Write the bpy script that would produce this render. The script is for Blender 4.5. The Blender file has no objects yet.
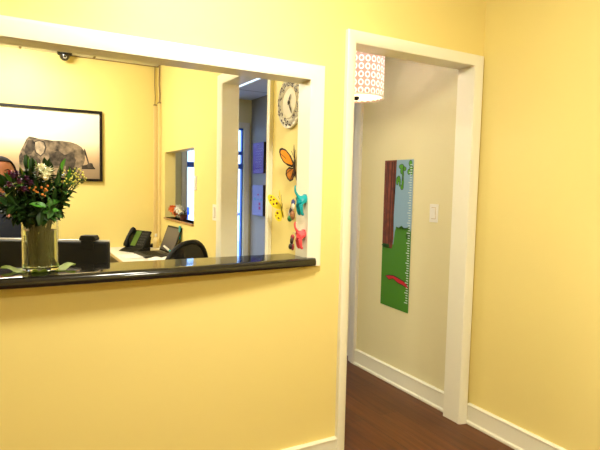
import bpy, bmesh, math, random
from mathutils import Vector, Matrix, Euler
random.seed(7)
PI = math.pi
scene = bpy.context.scene
COL = scene.collection

# ------------------------------------------------------------------ materials
def mat(name, color, rough=0.5, metal=0.0, spec=0.5, bump=0.0, bscale=60.0, var=0.0, vscale=8.0,
        trans=0.0, ior=1.45, emit=None, estr=0.0, coat=0.0, sub=0.0, alpha=1.0):
    m = bpy.data.materials.new(name); m.use_nodes = True
    nt = m.node_tree; b = nt.nodes['Principled BSDF']
    b.inputs['Base Color'].default_value = (*color, 1)
    b.inputs['Roughness'].default_value = rough
    b.inputs['Metallic'].default_value = metal
    b.inputs['Specular IOR Level'].default_value = spec
    b.inputs['Transmission Weight'].default_value = trans
    b.inputs['IOR'].default_value = ior
    b.inputs['Coat Weight'].default_value = coat
    b.inputs['Alpha'].default_value = alpha
    if sub: b.inputs['Subsurface Weight'].default_value = sub; b.inputs['Subsurface Radius'].default_value = (.01, .006, .004)
    if emit: b.inputs['Emission Color'].default_value = (*emit, 1); b.inputs['Emission Strength'].default_value = estr
    if bump or var:
        tc = nt.nodes.new('ShaderNodeTexCoord')
        if var:
            n = nt.nodes.new('ShaderNodeTexNoise'); n.inputs['Scale'].default_value = vscale; n.inputs['Detail'].default_value = 4
            nt.links.new(tc.outputs['Object'], n.inputs['Vector'])
            r = nt.nodes.new('ShaderNodeValToRGB')
            r.color_ramp.elements[0].position = .3; r.color_ramp.elements[1].position = .7
            r.color_ramp.elements[0].color = (*[c*(1-var) for c in color], 1)
            r.color_ramp.elements[1].color = (*[min(1, c*(1+var)) for c in color], 1)
            nt.links.new(n.outputs['Fac'], r.inputs['Fac']); nt.links.new(r.outputs['Color'], b.inputs['Base Color'])
        if bump:
            n = nt.nodes.new('ShaderNodeTexNoise'); n.inputs['Scale'].default_value = bscale; n.inputs['Detail'].default_value = 3
            nt.links.new(tc.outputs['Object'], n.inputs['Vector'])
            k = nt.nodes.new('ShaderNodeBump'); k.inputs['Strength'].default_value = bump; k.inputs['Distance'].default_value = .002
            nt.links.new(n.outputs['Fac'], k.inputs['Height']); nt.links.new(k.outputs['Normal'], b.inputs['Normal'])
    return m

def gradient_mat(name, axis, lo, hi, stops, rough=.5):
    """a printed picture ground: colours along one axis of the print"""
    m = bpy.data.materials.new(name); m.use_nodes = True; nt = m.node_tree; b = nt.nodes['Principled BSDF']
    tc = nt.nodes.new('ShaderNodeTexCoord'); s = nt.nodes.new('ShaderNodeSeparateXYZ'); mr = nt.nodes.new('ShaderNodeMapRange')
    mr.inputs['From Min'].default_value = lo; mr.inputs['From Max'].default_value = hi
    nt.links.new(tc.outputs['Object'], s.inputs[0]); nt.links.new(s.outputs[axis], mr.inputs['Value'])
    r = nt.nodes.new('ShaderNodeValToRGB'); cr = r.color_ramp
    cr.elements[0].position = stops[0][0]; cr.elements[0].color = (*stops[0][1], 1)
    cr.elements[1].position = stops[-1][0]; cr.elements[1].color = (*stops[-1][1], 1)
    for p, c in stops[1:-1]:
        e = cr.elements.new(p); e.color = (*c, 1)
    nt.links.new(mr.outputs['Result'], r.inputs['Fac']); nt.links.new(r.outputs['Color'], b.inputs['Base Color'])
    b.inputs['Roughness'].default_value = rough
    return m

def wood_floor():
    m = bpy.data.materials.new('floor_planks'); m.use_nodes = True; nt = m.node_tree; b = nt.nodes['Principled BSDF']; L = nt.links
    tc = nt.nodes.new('ShaderNodeTexCoord')
    mp = nt.nodes.new('ShaderNodeMapping'); mp.inputs['Rotation'].default_value = (0, 0, PI/2)
    L.new(tc.outputs['Object'], mp.inputs['Vector'])
    br = nt.nodes.new('ShaderNodeTexBrick'); br.offset = .37; br.inputs['Scale'].default_value = 1
    br.inputs['Brick Width'].default_value = 1.2; br.inputs['Row Height'].default_value = .13
    br.inputs['Mortar Size'].default_value = .0016; br.inputs['Mortar Smooth'].default_value = .2
    br.inputs['Color1'].default_value = (.155, .052, .012, 1); br.inputs['Color2'].default_value = (.10, .032, .008, 1)
    br.inputs['Mortar'].default_value = (.05, .018, .008, 1)
    L.new(mp.outputs['Vector'], br.inputs['Vector'])
    m2 = nt.nodes.new('ShaderNodeMapping'); m2.inputs['Scale'].default_value = (28, 1.6, 1)
    L.new(tc.outputs['Object'], m2.inputs['Vector'])
    n = nt.nodes.new('ShaderNodeTexNoise'); n.inputs['Scale'].default_value = 1.4; n.inputs['Detail'].default_value = 6; n.inputs['Distortion'].default_value = .6
    L.new(m2.outputs['Vector'], n.inputs['Vector'])
    r = nt.nodes.new('ShaderNodeValToRGB'); r.color_ramp.elements[0].position = .3; r.color_ramp.elements[1].position = .72
    r.color_ramp.elements[0].color = (.55, .5, .48, 1); r.color_ramp.elements[1].color = (1.25, 1.2, 1.15, 1)
    L.new(n.outputs['Fac'], r.inputs['Fac'])
    mx = nt.nodes.new('ShaderNodeMix'); mx.data_type = 'RGBA'; mx.blend_type = 'MULTIPLY'; mx.inputs['Factor'].default_value = .8
    L.new(br.outputs['Color'], mx.inputs['A']); L.new(r.outputs['Color'], mx.inputs['B'])
    L.new(mx.outputs['Result'], b.inputs['Base Color'])
    b.inputs['Roughness'].default_value = .42; b.inputs['Specular IOR Level'].default_value = .35
    bp = nt.nodes.new('ShaderNodeBump'); bp.inputs['Strength'].default_value = .3; bp.inputs['Distance'].default_value = .001
    L.new(br.outputs['Fac'], bp.inputs['Height']); bp.invert = True; L.new(bp.outputs['Normal'], b.inputs['Normal'])
    return m

def tile_ceiling(name, ox, oy, col=(.86, .84, .78), line=(.22, .18, .12)):
    m = bpy.data.materials.new(name); m.use_nodes = True; nt = m.node_tree; b = nt.nodes['Principled BSDF']; L = nt.links
    tc = nt.nodes.new('ShaderNodeTexCoord'); mp = nt.nodes.new('ShaderNodeMapping')
    mp.inputs['Location'].default_value = (-ox, -oy, 0)
    L.new(tc.outputs['Object'], mp.inputs['Vector'])
    br = nt.nodes.new('ShaderNodeTexBrick'); br.offset = 0; br.inputs['Scale'].default_value = 1
    br.inputs['Brick Width'].default_value = .61; br.inputs['Row Height'].default_value = .61
    br.inputs['Mortar Size'].default_value = .011; br.inputs['Mortar Smooth'].default_value = .1
    br.inputs['Color1'].default_value = (*col, 1); br.inputs['Color2'].default_value = (*[c*.96 for c in col], 1)
    br.inputs['Mortar'].default_value = (*line, 1)
    L.new(mp.outputs['Vector'], br.inputs['Vector']); L.new(br.outputs['Color'], b.inputs['Base Color'])
    b.inputs['Roughness'].default_value = .8
    return m

M = {}
M['wall'] = mat('yellow_wall_paint', (.84, .70, .262), .48, spec=.3, bump=.12, bscale=90)
M['hallwall'] = mat('hall_wall_paint', (.78, .71, .42), .5, spec=.3, bump=.12, bscale=90)
M['greywall'] = mat('grey_far_hall_wall', (.36, .34, .33), .6, spec=.2)
M['trim'] = mat('cream_trim_paint', (.88, .85, .68), .32, spec=.4, bump=.04, bscale=40)
M['ceiling'] = mat('ceiling_paint', (.85, .82, .72), .8)
M['officeceil'] = tile_ceiling('office_ceiling_tiles', .085, 4.85)
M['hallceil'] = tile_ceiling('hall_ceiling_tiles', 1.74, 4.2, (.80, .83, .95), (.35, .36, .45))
M['floor'] = wood_floor()
M['granite'] = mat('black_granite', (.009, .008, .006), .07, spec=.8, var=.5, vscale=220)
M['black'] = mat('black_plastic', (.006, .006, .005), .5, spec=.3)
M['blackmesh'] = mat('black_mesh_fabric', (.02, .022, .02), .8, bump=.4, bscale=400)
M['openmesh'] = mat('open_black_mesh', (.018, .016, .012), .8, spec=.2, alpha=.86)
M['frameblack'] = mat('black_frame_lacquer', (.008, .006, .005), .45, spec=.3)
M['silver'] = mat('silver_plastic', (.55, .52, .46), .35, metal=.3)
M['white'] = mat('white_plastic', (.85, .82, .74), .35)
M['paper'] = mat('white_paper', (.88, .86, .80), .6)
M['desktop'] = mat('white_desk_laminate', (.82, .78, .68), .35)
M['deskedge'] = mat('beige_desk_edge', (.55, .42, .22), .45)
M['darkwood'] = mat('dark_desk_panel', (.06, .035, .02), .45, var=.3)
M['sillwood'] = mat('brown_sill_wood', (.36, .18, .07), .4, var=.25, vscale=20)
M['glass'] = mat('clear_glass', (.97, 1, .97), .0, trans=1, ior=1.45)
M['thinpane'] = mat('window_pane_glass', (.97, .98, 1), .0, trans=1, ior=1.02)
M['water'] = mat('vase_water', (.80, .86, .62), .0, trans=1, ior=1.33)
M['stem'] = mat('green_stem', (.025, .055, .010), .5)
M['leafdark'] = mat('dark_leaf', (.011, .036, .004), .5, spec=.3, var=.35, vscale=25)
M['leafmid'] = mat('mid_green_leaf', (.024, .088, .007), .45, var=.3, vscale=25)
M['leafbright'] = mat('bright_green_leaf', (.055, .21, .012), .45, var=.25, vscale=25)
M['leaflime'] = mat('lime_leaf', (.34, .42, .07), .5, var=.25, vscale=18)
M['petalwhite'] = mat('white_petal', (.86, .84, .62), .5, sub=.1)
M['petalpurple'] = mat('purple_petal', (.085, .018, .06), .6, var=.4, vscale=60)
M['petalred'] = mat('red_petal', (.28, .012, .012), .5)
M['berry'] = mat('orange_berry', (.55, .17, .02), .35)
M['button'] = mat('yellow_button_flower', (.50, .46, .06), .6, var=.3, vscale=90)
M['petalpink'] = mat('pink_petal', (.75, .35, .26), .5)
M['skin'] = mat('brown_skin', (.36, .135, .065), .45, sub=.1)
M['hair'] = mat('black_hair', (.010, .007, .005), .75, spec=.2, bump=.6, bscale=120)
M['navy'] = mat('navy_cloth', (.010, .014, .030), .85, bump=.3, bscale=300)
M['eye'] = mat('eye_white', (.75, .72, .68), .2)
M['iris'] = mat('dark_iris', (.02, .01, .006), .15)
M['lip'] = mat('lip', (.30, .08, .06), .4)
M['greyscreen'] = mat('grey_laptop_screen', (.10, .085, .085), .3)
M['key'] = mat('dark_keys', (.03, .028, .024), .5)
M['greenscreen'] = mat('green_phone_display', (.09, .16, .02), .3)
M['teal'] = mat('teal_rubber', (.0, .33, .36), .35)
M['pink'] = mat('coral_pink_rubber', (.85, .08, .09), .35)
M['orange'] = mat('orange_paint', (.85, .28, .01), .45)
M['wingdark'] = mat('dark_wing_edge', (.035, .02, .012), .5)
M['rust'] = mat('rust_orange_wing', (.48, .16, .015), .45, var=.3, vscale=40)
M['yellowwing'] = mat('yellow_wing', (.90, .72, .02), .4)
M['maroon'] = mat('maroon_spot', (.16, .015, .02), .5)
M['bluedk'] = mat('blue_frame_paint', (.04, .13, .60), .4)
M['blue'] = mat('blue_plastic', (.02, .08, .60), .4)
M['purple'] = mat('purple_print', (.15, .055, .36), .5)
M['lilac'] = mat('lilac_print', (.25, .23, .50), .5)
M['lilacmark'] = mat('pale_script_marks', (.36, .26, .60), .5)
M['magenta'] = mat('magenta_print', (.45, .02, .16), .5)
M['tealprint'] = mat('teal_print', (.03, .30, .45), .5)
M['greydoor'] = mat('grey_white_door_paint', (.78, .74, .64), .4)
M['chrome'] = mat('brushed_metal', (.6, .58, .52), .3, metal=1)
M['bark'] = mat('printed_bark', (.19, .045, .018), .55, var=.4, vscale=22)
M['barkline'] = mat('printed_bark_line', (.07, .016, .01), .55)
M['printsky'] = mat('printed_sky', (.26, .42, .56), .55)
M['grass'] = mat('printed_grass', (.06, .22, .012), .55)
M['grassdark'] = mat('printed_grass_dark', (.02, .10, .008), .55)
M['printleaf'] = mat('printed_leaf', (.09, .32, .02), .55)
M['ink'] = mat('printed_black', (.015, .012, .01), .55)
M['tick'] = mat('printed_tick_white', (.62, .72, .66), .55)
M['printred'] = mat('printed_red', (.50, .012, .02), .55)
M['clockface'] = mat('cream_clock_face', (.80, .74, .55), .45)
M['clockdark'] = mat('dark_brown_clock_pattern', (.06, .04, .03), .5)
M['outside'] = mat('outside_paving', (.55, .58, .62), .8, var=.15)
M['raceway'] = mat('painted_raceway', (.80, .62, .27), .4)
M['raceend'] = mat('raceway_end', (.20, .13, .05), .5)
M['cable'] = mat('brown_cable_and_shadow_line', (.24, .15, .055), .5)

# ------------------------------------------------------------------ mesh builder
class MB:
    def __init__(s): s.bm = bmesh.new(); s.mi = 0
    def _tag(s, faces):
        for f in faces: f.material_index = s.mi
    def box(s, x0, x1, y0, y1, z0, z1, bev=0.0, mtx=None, seg=2):
        before = set(s.bm.faces)
        r = bmesh.ops.create_cube(s.bm, size=1)
        for v in r['verts']:
            v.co = Vector(((x0+x1)/2+v.co.x*(x1-x0), (y0+y1)/2+v.co.y*(y1-y0), (z0+z1)/2+v.co.z*(z1-z0)))
        if bev:
            es = list({e for v in r['verts'] for e in v.link_edges})
            bmesh.ops.bevel(s.bm, geom=es, offset=bev, segments=seg, affect='EDGES', profile=.6)
        new = [f for f in s.bm.faces if f not in before]
        if mtx is not None:
            for v in {v for f in new for v in f.verts}: v.co = mtx @ v.co
        s._tag(new); return new
    def tube(s, pts, rad, n=10, cap=True):
        pts = [Vector(p) for p in pts]
        if not hasattr(rad, '__len__'): rad = [rad]*len(pts)
        rings = []; up = None
        for i, p in enumerate(pts):
            d = (pts[min(i+1, len(pts)-1)]-pts[max(i-1, 0)])
            d = d.normalized() if d.length > 1e-9 else Vector((0, 0, 1))
            if up is None: up = d.orthogonal().normalized()
            up = (up-d*up.dot(d)); up = up.normalized() if up.length > 1e-6 else d.orthogonal().normalized()
            w = d.cross(up)
            rings.append([s.bm.verts.new(p+(up*math.cos(2*PI*k/n)+w*math.sin(2*PI*k/n))*rad[i]) for k in range(n)])
        fs = []
        for a, b in zip(rings, rings[1:]):
            for k in range(n): fs.append(s.bm.faces.new((a[k], a[(k+1) % n], b[(k+1) % n], b[k])))
        if cap:
            fs.append(s.bm.faces.new(list(reversed(rings[0])))); fs.append(s.bm.faces.new(rings[-1]))
        s._tag(fs); return fs
    def lathe(s, prof, n=32, c=(0, 0, 0), closed=False):
        """prof: (r, z) list, turned round z"""
        c = Vector(c); rings = []
        for r, z in prof:
            if r < 1e-6: rings.append([s.bm.verts.new(c+Vector((0, 0, z)))])
            else: rings.append([s.bm.verts.new(c+Vector((r*math.cos(2*PI*k/n), r*math.sin(2*PI*k/n), z))) for k in range(n)])
        prs = list(zip(rings, rings[1:]))
        if closed: prs.append((rings[-1], rings[0]))
        fs = []
        for a, b in prs:
            for k in range(n):
                k2 = (k+1) % n
                if len(a) == 1 and len(b) == 1: continue
                if len(a) == 1: fs.append(s.bm.faces.new((a[0], b[k2], b[k])))
                elif len(b) == 1: fs.append(s.bm.faces.new((a[k], a[k2], b[0])))
                else: fs.append(s.bm.faces.new((a[k], a[k2], b[k2], b[k])))
        s._tag(fs); return fs
    def ball(s, c, r, u=14, v=10, mtx=None):
        r = (r, r, r) if not hasattr(r, '__len__') else r
        before = set(s.bm.faces)
        res = bmesh.ops.create_uvsphere(s.bm, u_segments=u, v_segments=v, radius=1)
        for w in res['verts']:
            q = Vector((w.co.x*r[0], w.co.y*r[1], w.co.z*r[2]))
            if mtx is not None: q = mtx @ q
            w.co = Vector(c)+q
        new = [f for f in s.bm.faces if f not in before]; s._tag(new); return new
    def prism(s, poly, mp, t0, t1):
        """poly 2d outline; mp(u,v,t)->Vector; extruded from t0 to t1"""
        a = [s.bm.verts.new(mp(u, v, t0)) for u, v in poly]; b = [s.bm.verts.new(mp(u, v, t1)) for u, v in poly]
        fs = [s.bm.faces.new(list(reversed(a))), s.bm.faces.new(b)]; n = len(poly)
        for k in range(n): fs.append(s.bm.faces.new((a[k], a[(k+1) % n], b[(k+1) % n], b[k])))
        s._tag(fs); return fs
    def face(s, pts):
        f = s.bm.faces.new([s.bm.verts.new(Vector(p)) for p in pts]); s._tag([f]); return f
    def sweep(s, prof, p0, p1, out, up=(0, 0, 1)):
        """prof (o, z) outline swept straight from p0 to p1; o along out"""
        p0, p1, out, up = Vector(p0), Vector(p1), Vector(out), Vector(up)
        a = [s.bm.verts.new(p0+out*o+up*z) for o, z in prof]; b = [s.bm.verts.new(p1+out*o+up*z) for o, z in prof]
        n = len(prof); fs = [s.bm.faces.new(a), s.bm.faces.new(list(reversed(b)))]
        for k in range(n): fs.append(s.bm.faces.new((a[k], b[k], b[(k+1) % n], a[(k+1) % n])))
        s._tag(fs)
    def build(s, name, m, parent=None, smooth=False, loc=None, tri=False):
        bmesh.ops.recalc_face_normals(s.bm, faces=s.bm.faces)
        me = bpy.data.meshes.new(name); s.bm.to_mesh(me); s.bm.free()
        for q in (m if isinstance(m, (list, tuple)) else [m]): me.materials.append(q)
        if smooth:
            for p in me.polygons: p.use_smooth = True
            try: me.set_sharp_from_angle(angle=math.radians(38))
            except Exception: pass
        o = bpy.data.objects.new(name, me); COL.objects.link(o)
        if parent: o.parent = parent
        if loc: o.location = loc
        return o

def tag(o, label, cat, group=None, kind=None):
    o['label'] = label; o['category'] = cat
    if group: o['group'] = group
    if kind: o['kind'] = kind
    return o
def thing(name, label, cat, loc=(0, 0, 0), rotz=0.0, group=None, rot=None):
    o = bpy.data.objects.new(name, None); COL.objects.link(o); o.empty_display_size = .05
    o.location = loc; o.rotation_euler = rot if rot else (0, 0, rotz)
    return tag(o, label, cat, group)
def struct(mb, name, m, parent=None, smooth=False):
    o = mb.build(name, m, parent, smooth)
    if not parent: o['kind'] = 'structure'
    return o
def clone(root, loc, rotz=0.0, label=None):
    r = root.copy(); COL.objects.link(r); r.location = loc; r.rotation_euler = (0, 0, rotz)
    if label: r['label'] = label
    for ch in list(root.children):
        c = ch.copy(); COL.objects.link(c); c.parent = r
        for g in ch.children:
            d = g.copy(); COL.objects.link(d); d.parent = c
    return r

def slab_with_holes(mb, axis, a0, a1, u0, u1, z0, z1, holes):
    """wall slab: axis 'x' = plane at constant x (a0..a1), u along y; 'y' likewise"""
    us = sorted({u0, u1, *[h[0] for h in holes], *[h[1] for h in holes]})
    zs = sorted({z0, z1, *[h[2] for h in holes], *[h[3] for h in holes]})
    for i in range(len(us)-1):
        for j in range(len(zs)-1):
            uc, zc = (us[i]+us[i+1])/2, (zs[j]+zs[j+1])/2
            if any(h[0] < uc < h[1] and h[2] < zc < h[3] for h in holes): continue
            if axis == 'x': mb.box(a0, a1, us[i], us[i+1], zs[j], zs[j+1])
            else: mb.box(us[i], us[i+1], a0, a1, zs[j], zs[j+1])

# ------------------------------------------------------------------ dimensions
YA = 2.105; YB = 2.212           # front and back face of the wall between reception and office
XR = 2.365                       # reception right wall
XH = 2.350                       # hall right wall
XO, XO2 = 1.300, 1.405           # office right wall, its two faces
YO = 5.28; YE = 5.33             # office back wall, hall end wall
WX0, WX1, WZ0, WZ1 = -1.02, 1.222, 1.012, 1.886   # reception window
DX0, DX1, DZ = 1.472, 2.290, 2.091                # door opening to hall
RX0, RY0 = -2.2, -2.0
CEIL = 2.478; OCEIL = 2.553; HCEIL = 2.335

m = MB(); m.box(RX0-.15, 2.6, RY0-.15, 5.6, -.06, 0); struct(m, 'floor', M['floor'])
m = MB(); m.box(RX0-.1, XR+.1, RY0-.1, YA, CEIL, CEIL+.06); struct(m, 'ceiling', M['ceiling'])
m = MB(); m.box(RX0-.1, XO2, YB, YO+.1, OCEIL, OCEIL+.06); struct(m, 'ceiling_office', M['officeceil'])
m = MB(); m.box(XO2, XH+.1, YB, YE+.1, HCEIL, HCEIL+.06); struct(m, 'ceiling_hall', M['hallceil'])

m = MB(); slab_with_holes(m, 'y', YA, YB, RX0-.1, XR+.1, 0, 2.62, [(WX0-.012, WX1+.012, WZ0, WZ1+.012), (DX0-.012, DX1+.012, 0, DZ+.012)])
struct(m, 'wall_front', M['wall'])
m = MB(); m.box(XR, XR+.1, RY0-.1, YA, 0, CEIL); struct(m, 'wall_right', M['wall'])
m = MB(); m.box(RX0-.1, RX0, RY0-.1, YA, 0, CEIL); struct(m, 'wall_left', M['wall'])
m = MB(); m.box(RX0, XR, RY0-.1, RY0, 0, CEIL); struct(m, 'wall_back', M['wall'])
D2Y0, D2Y1 = 2.705, 3.435
PY0, PY1, PZ0, PZ1 = 4.092, 5.010, 1.062, 1.689
m = MB(); slab_with_holes(m, 'x', XO, XO2, YB, YE, 0, OCEIL, [(D2Y0-.012, D2Y1+.012, 0, DZ+.012), (PY0, PY1, PZ0, PZ1)])
struct(m, 'wall_office_right', M['wall'])
m = MB(); m.box(RX0-.1, XO, YO, YO+.1, 0, OCEIL); struct(m, 'wall_office_back', M['wall'])
m = MB(); m.box(RX0-.1, RX0, YB, YO, 0, OCEIL); struct(m, 'wall_office_left', M['wall'])
HD0, HD1 = 3.305, 4.10
m = MB(); slab_with_holes(m, 'x', XH, XH+.11, YB, 4.14, 0, HCEIL+.06, [(HD0, HD1, 0, 2.045)])
struct(m, 'wall_hall_right', M['hallwall'])
m = MB(); m.box(XH, XH+.11, 4.14, YE+.1, 0, HCEIL+.06); struct(m, 'wall_hall_far', M['greywall'])  # far stretch in one even grey, darker than the nearer stretch
EX0, EX1, EZ0, EZ1 = 1.615, 2.262, .06, 2.02
m = MB(); slab_with_holes(m, 'y', YE, YE+.1, XO2-.105, XH, 0, HCEIL+.06, [(EX0, EX1, EZ0, EZ1)])
struct(m, 'wall_hall_end', M['hallwall'])

# --- baseboards
BB = [(0, 0), (.026, 0), (.028, .006), (.026, .016), (.020, .020), (.018, .024), (.018, .108), (.022, .112), (.022, .118), (.014, .123), (0, .123)]
def baseboard(name, p0, p1, out):
    m = MB(); m.sweep(BB, p0, p1, out); struct(m, name, M['trim'])
baseboard('baseboard_front', (RX0, YA, 0), (DX0-.056, YA, 0), (0, -1, 0))
baseboard('baseboard_right', (XR, RY0, 0), (XR, YA-.022, 0), (-1, 0, 0))
baseboard('baseboard_left', (RX0, RY0, 0), (RX0, YA-.03, 0), (1, 0, 0))
baseboard('baseboard_back', (RX0+.03, RY0, 0), (XR-.03, RY0, 0), (0, 1, 0))
baseboard('baseboard_hall', (XH, YB+.022, 0), (XH, HD0-.085, 0), (-1, 0, 0))
baseboard('baseboard_hall_far', (XH, HD1+.085, 0), (XH, YE-.03, 0), (-1, 0, 0))
baseboard('baseboard_office', (RX0, YO, 0), (XO-.55, YO, 0), (0, -1, 0))

# --- casings: profile has a flat face with a raised outer bead
def casing_frame(mb, u0, u1, z0, z1, w, plane, out, along, bottom=False, t=.018, zb=None):
    """three sided mitred casing outside opening u0..u1, top z1; along = axis vector for u"""
    along, out, P = Vector(along), Vector(out), Vector(plane)
    prof = [(0, 0), (0, t*.45), (w*.08, t*.72), (w*.25, t*.98), (w*.5, t*1.22), (w*.8, t*1.38), (w*.93, t*1.38), (w, t*1.2), (w, 0)]
    zlow = z0 if zb is None else zb
    pts = [(u0, zlow, -1, 0), (u0, z1, -1, 1), (u1, z1, 1, 1), (u1, zlow, 1, 0)]
    rings = []
    for (u, z, du, dz) in pts:
        rings.append([mb.bm.verts.new(P+along*(u+du*o)+Vector((0, 0, z+dz*o))+out*d) for o, d in prof])
    n = len(prof); fs = []
    for a, b in zip(rings, rings[1:]):
        for k in range(n): fs.append(mb.bm.faces.new((a[k], b[k], b[(k+1) % n], a[(k+1) % n])))
    fs.append(mb.bm.faces.new(rings[0])); fs.append(mb.bm.faces.new(list(reversed(rings[-1]))))
    mb._tag(fs)
def lining(mb, axis, a0, a1, u0, u1, z0, z1, t=.012, bottom=False):
    """jamb boards lining an opening"""
    def bx(ua, ub, za, zb):
        if axis == 'y': mb.box(ua, ub, a0, a1, za, zb, .0015, seg=1)
        else: mb.box(a0, a1, ua, ub, za, zb, .0015, seg=1)
    bx(u0, u0+t, z0, z1); bx(u1-t, u1, z0, z1); bx(u0+t, u1-t, z1-t, z1)
    if bottom: bx(u0+t, u1-t, z0, z0+t)

# reception window
m = MB(); casing_frame(m, WX0, WX1, WZ0, WZ1, .068, (0, YA, 0), (0, -1, 0), (1, 0, 0))
wn = struct(m, 'window_1', M['trim'], smooth=True)
m = MB(); lining(m, 'y', YA-.012, YB+.002, WX0-.0125, WX1+.0125, WZ0, WZ1+.0125); struct(m, 'jamb', M['trim'], wn)
# door to hall
m = MB(); casing_frame(m, DX0, DX1, 0, DZ, .056, (0, YA, 0), (0, -1, 0), (1, 0, 0)); 
dr = struct(m, 'door_1', M['trim'], smooth=True)
m = MB(); lining(m, 'y', YA-.010, YB+.010, DX0-.0125, DX1+.0125, 0, DZ+.0125); struct(m, 'jamb', M['trim'], dr)
m = MB(); casing_frame(m, DX0, DX1, 0, DZ, .056, (0, YB, 0), (0, 1, 0), (1, 0, 0)); struct(m, 'rear_casing', M['trim'], dr)
# doorway from office to hall
m = MB(); casing_frame(m, D2Y0, D2Y1, 0, DZ, .062, (XO, 0, 0), (-1, 0, 0), (0, 1, 0)); d2 = struct(m, 'door_2', M['trim'], smooth=True)
m = MB(); lining(m, 'x', XO-.003, XO2+.003, D2Y0-.0125, D2Y1+.0125, 0, DZ+.0125); struct(m, 'jamb', M['trim'], d2)
m = MB(); casing_frame(m, D2Y0, D2Y1, 0, DZ, .055, (XO2, 0, 0), (1, 0, 0), (0, 1, 0)); struct(m, 'rear_casing', M['trim'], d2)
# closed door in hall right wall
m = MB(); casing_frame(m, HD0, HD1, 0, 2.045, .08, (XH, 0, 0), (-1, 0, 0), (0, 1, 0)); d3 = struct(m, 'door_3', M['greydoor'], smooth=True)
m = MB(); lining(m, 'x', XH-.012, XH+.11, HD0-.002, HD1+.002, 0, 2.047); struct(m, 'jamb', M['greydoor'], d3)
m = MB(); m.box(XH+.03, XH+.07, HD0+.014, HD1-.014, .012, 2.028, .003)
for a, b in ((.15, .85), (1.0, 1.9)):
    m.box(XH+.022, XH+.031, HD0+.13, HD1-.13, a, b, .006)
struct(m, 'door_panel', M['greydoor'], d3)
m = MB(); m.tube([(XH+.03, HD1-.08, .98), (XH-.015, HD1-.08, .98)], .011); m.ball((XH-.03, HD1-.08, .98), (.022, .028, .028))
struct(m, 'door_knob', M['chrome'], d3, True)
# glazed door at hall end
m = MB(); casing_frame(m, EX0, EX1, 0, EZ1, .060, (0, YE, 0), (0, -1, 0), (1, 0, 0)); d4 = struct(m, 'door_4', M['greydoor'], smooth=True)
m = MB(); fw_ = .014
m.box(EX0, EX0+fw_, YE+.02, YE+.07, .02, EZ1, .003); m.box(EX1-fw_, EX1, YE+.02, YE+.07, .02, EZ1, .003)
m.box(EX0, EX1, YE+.02, YE+.07, EZ1-.02, EZ1, .003); m.box(EX0, EX1, YE+.02, YE+.07, .02, .22, .003)
m.box(EX0, EX1, YE+.015, YE+.075, 1.57, 1.625, .003); m.box(EX1-.075, EX1-.02, YE+.015, YE+.075, 1.725, 1.765, .003)
struct(m, 'sash', M['bluedk'], d4)
m = MB(); m.box(EX0+.03, EX1-.03, YE+.043, YE+.047, .2, EZ1-.03); struct(m, 'pane', M['thinpane'], d4)
# pass-through opening with a wooden sill
m = MB(); m.box(XO-.012, XO2+.012, PY0-.0, PY1+.0, PZ0-.018, PZ0, .003); struct(m, 'trim_1', M['sillwood'])
# brown strip whose colour stands in for the shadow line under the office ceiling
m = MB(); m.box(.47, XO-.001, YO-.012, YO-.001, OCEIL-.007, OCEIL-.001); m.box(XO-.012, XO-.001, YB+.02, YO-.013, OCEIL-.007, OCEIL-.001); struct(m, 'shadow_line_strip', M['cable'])

# outside the glazed door
m = MB(); m.box(-1, 6, YE+.25, 12, -.12, -.02); struct(m, 'ground_outside', M['outside'])
t = thing('patio_chair', 'bright blue plastic chair outside the glazed door at the end of the hall', 'chair', (1.98, 6.7, -.02), .3)
m = MB(); m.box(-.24, .24, -.24, .24, .42, .46, .012); m.build('seat', M['blue'], t)
m = MB(); 
for k in range(5): m.box(-.2+k*.09, -.14+k*.09, .2, .225, .46, 1.02, .006)
m.box(-.24, .24, .195, .23, .98, 1.09, .012); m.build('backrest', M['blue'], t)
for sx in (-1, 1):
    for sy in (-1, 1):
        m = MB(); m.tube([(sx*.22, sy*.22, 0), (sx*.20, sy*.20, .42)], .018); m.build('leg', M['blue'], t, True)
    m = MB(); m.box(sx*.26-.02, sx*.26+.02, -.22, .22, .64, .67, .006); m.tube([(sx*.26, -.18, .42), (sx*.26, -.18, .64)], .014); m.build('armrest', M['blue'], t)
t = thing('patio_table', 'blue patio table beyond the glazed door beside the blue chair', 'table', (2.55, 6.95, -.02))
m = MB(); m.lathe([(0, .98), (.32, .98), (.33, .995), (.32, 1.01), (0, 1.01)]); m.build('tabletop', M['blue'], t, True)
m = MB(); m.tube([(0, 0, .03), (0, 0, .98)], .03); m.build('pole', M['bluedk'], t, True)
m = MB(); m.lathe([(0, 0), (.2, 0), (.2, .015), (.05, .04), (0, .04)]); m.build('base', M['bluedk'], t, True)

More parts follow.
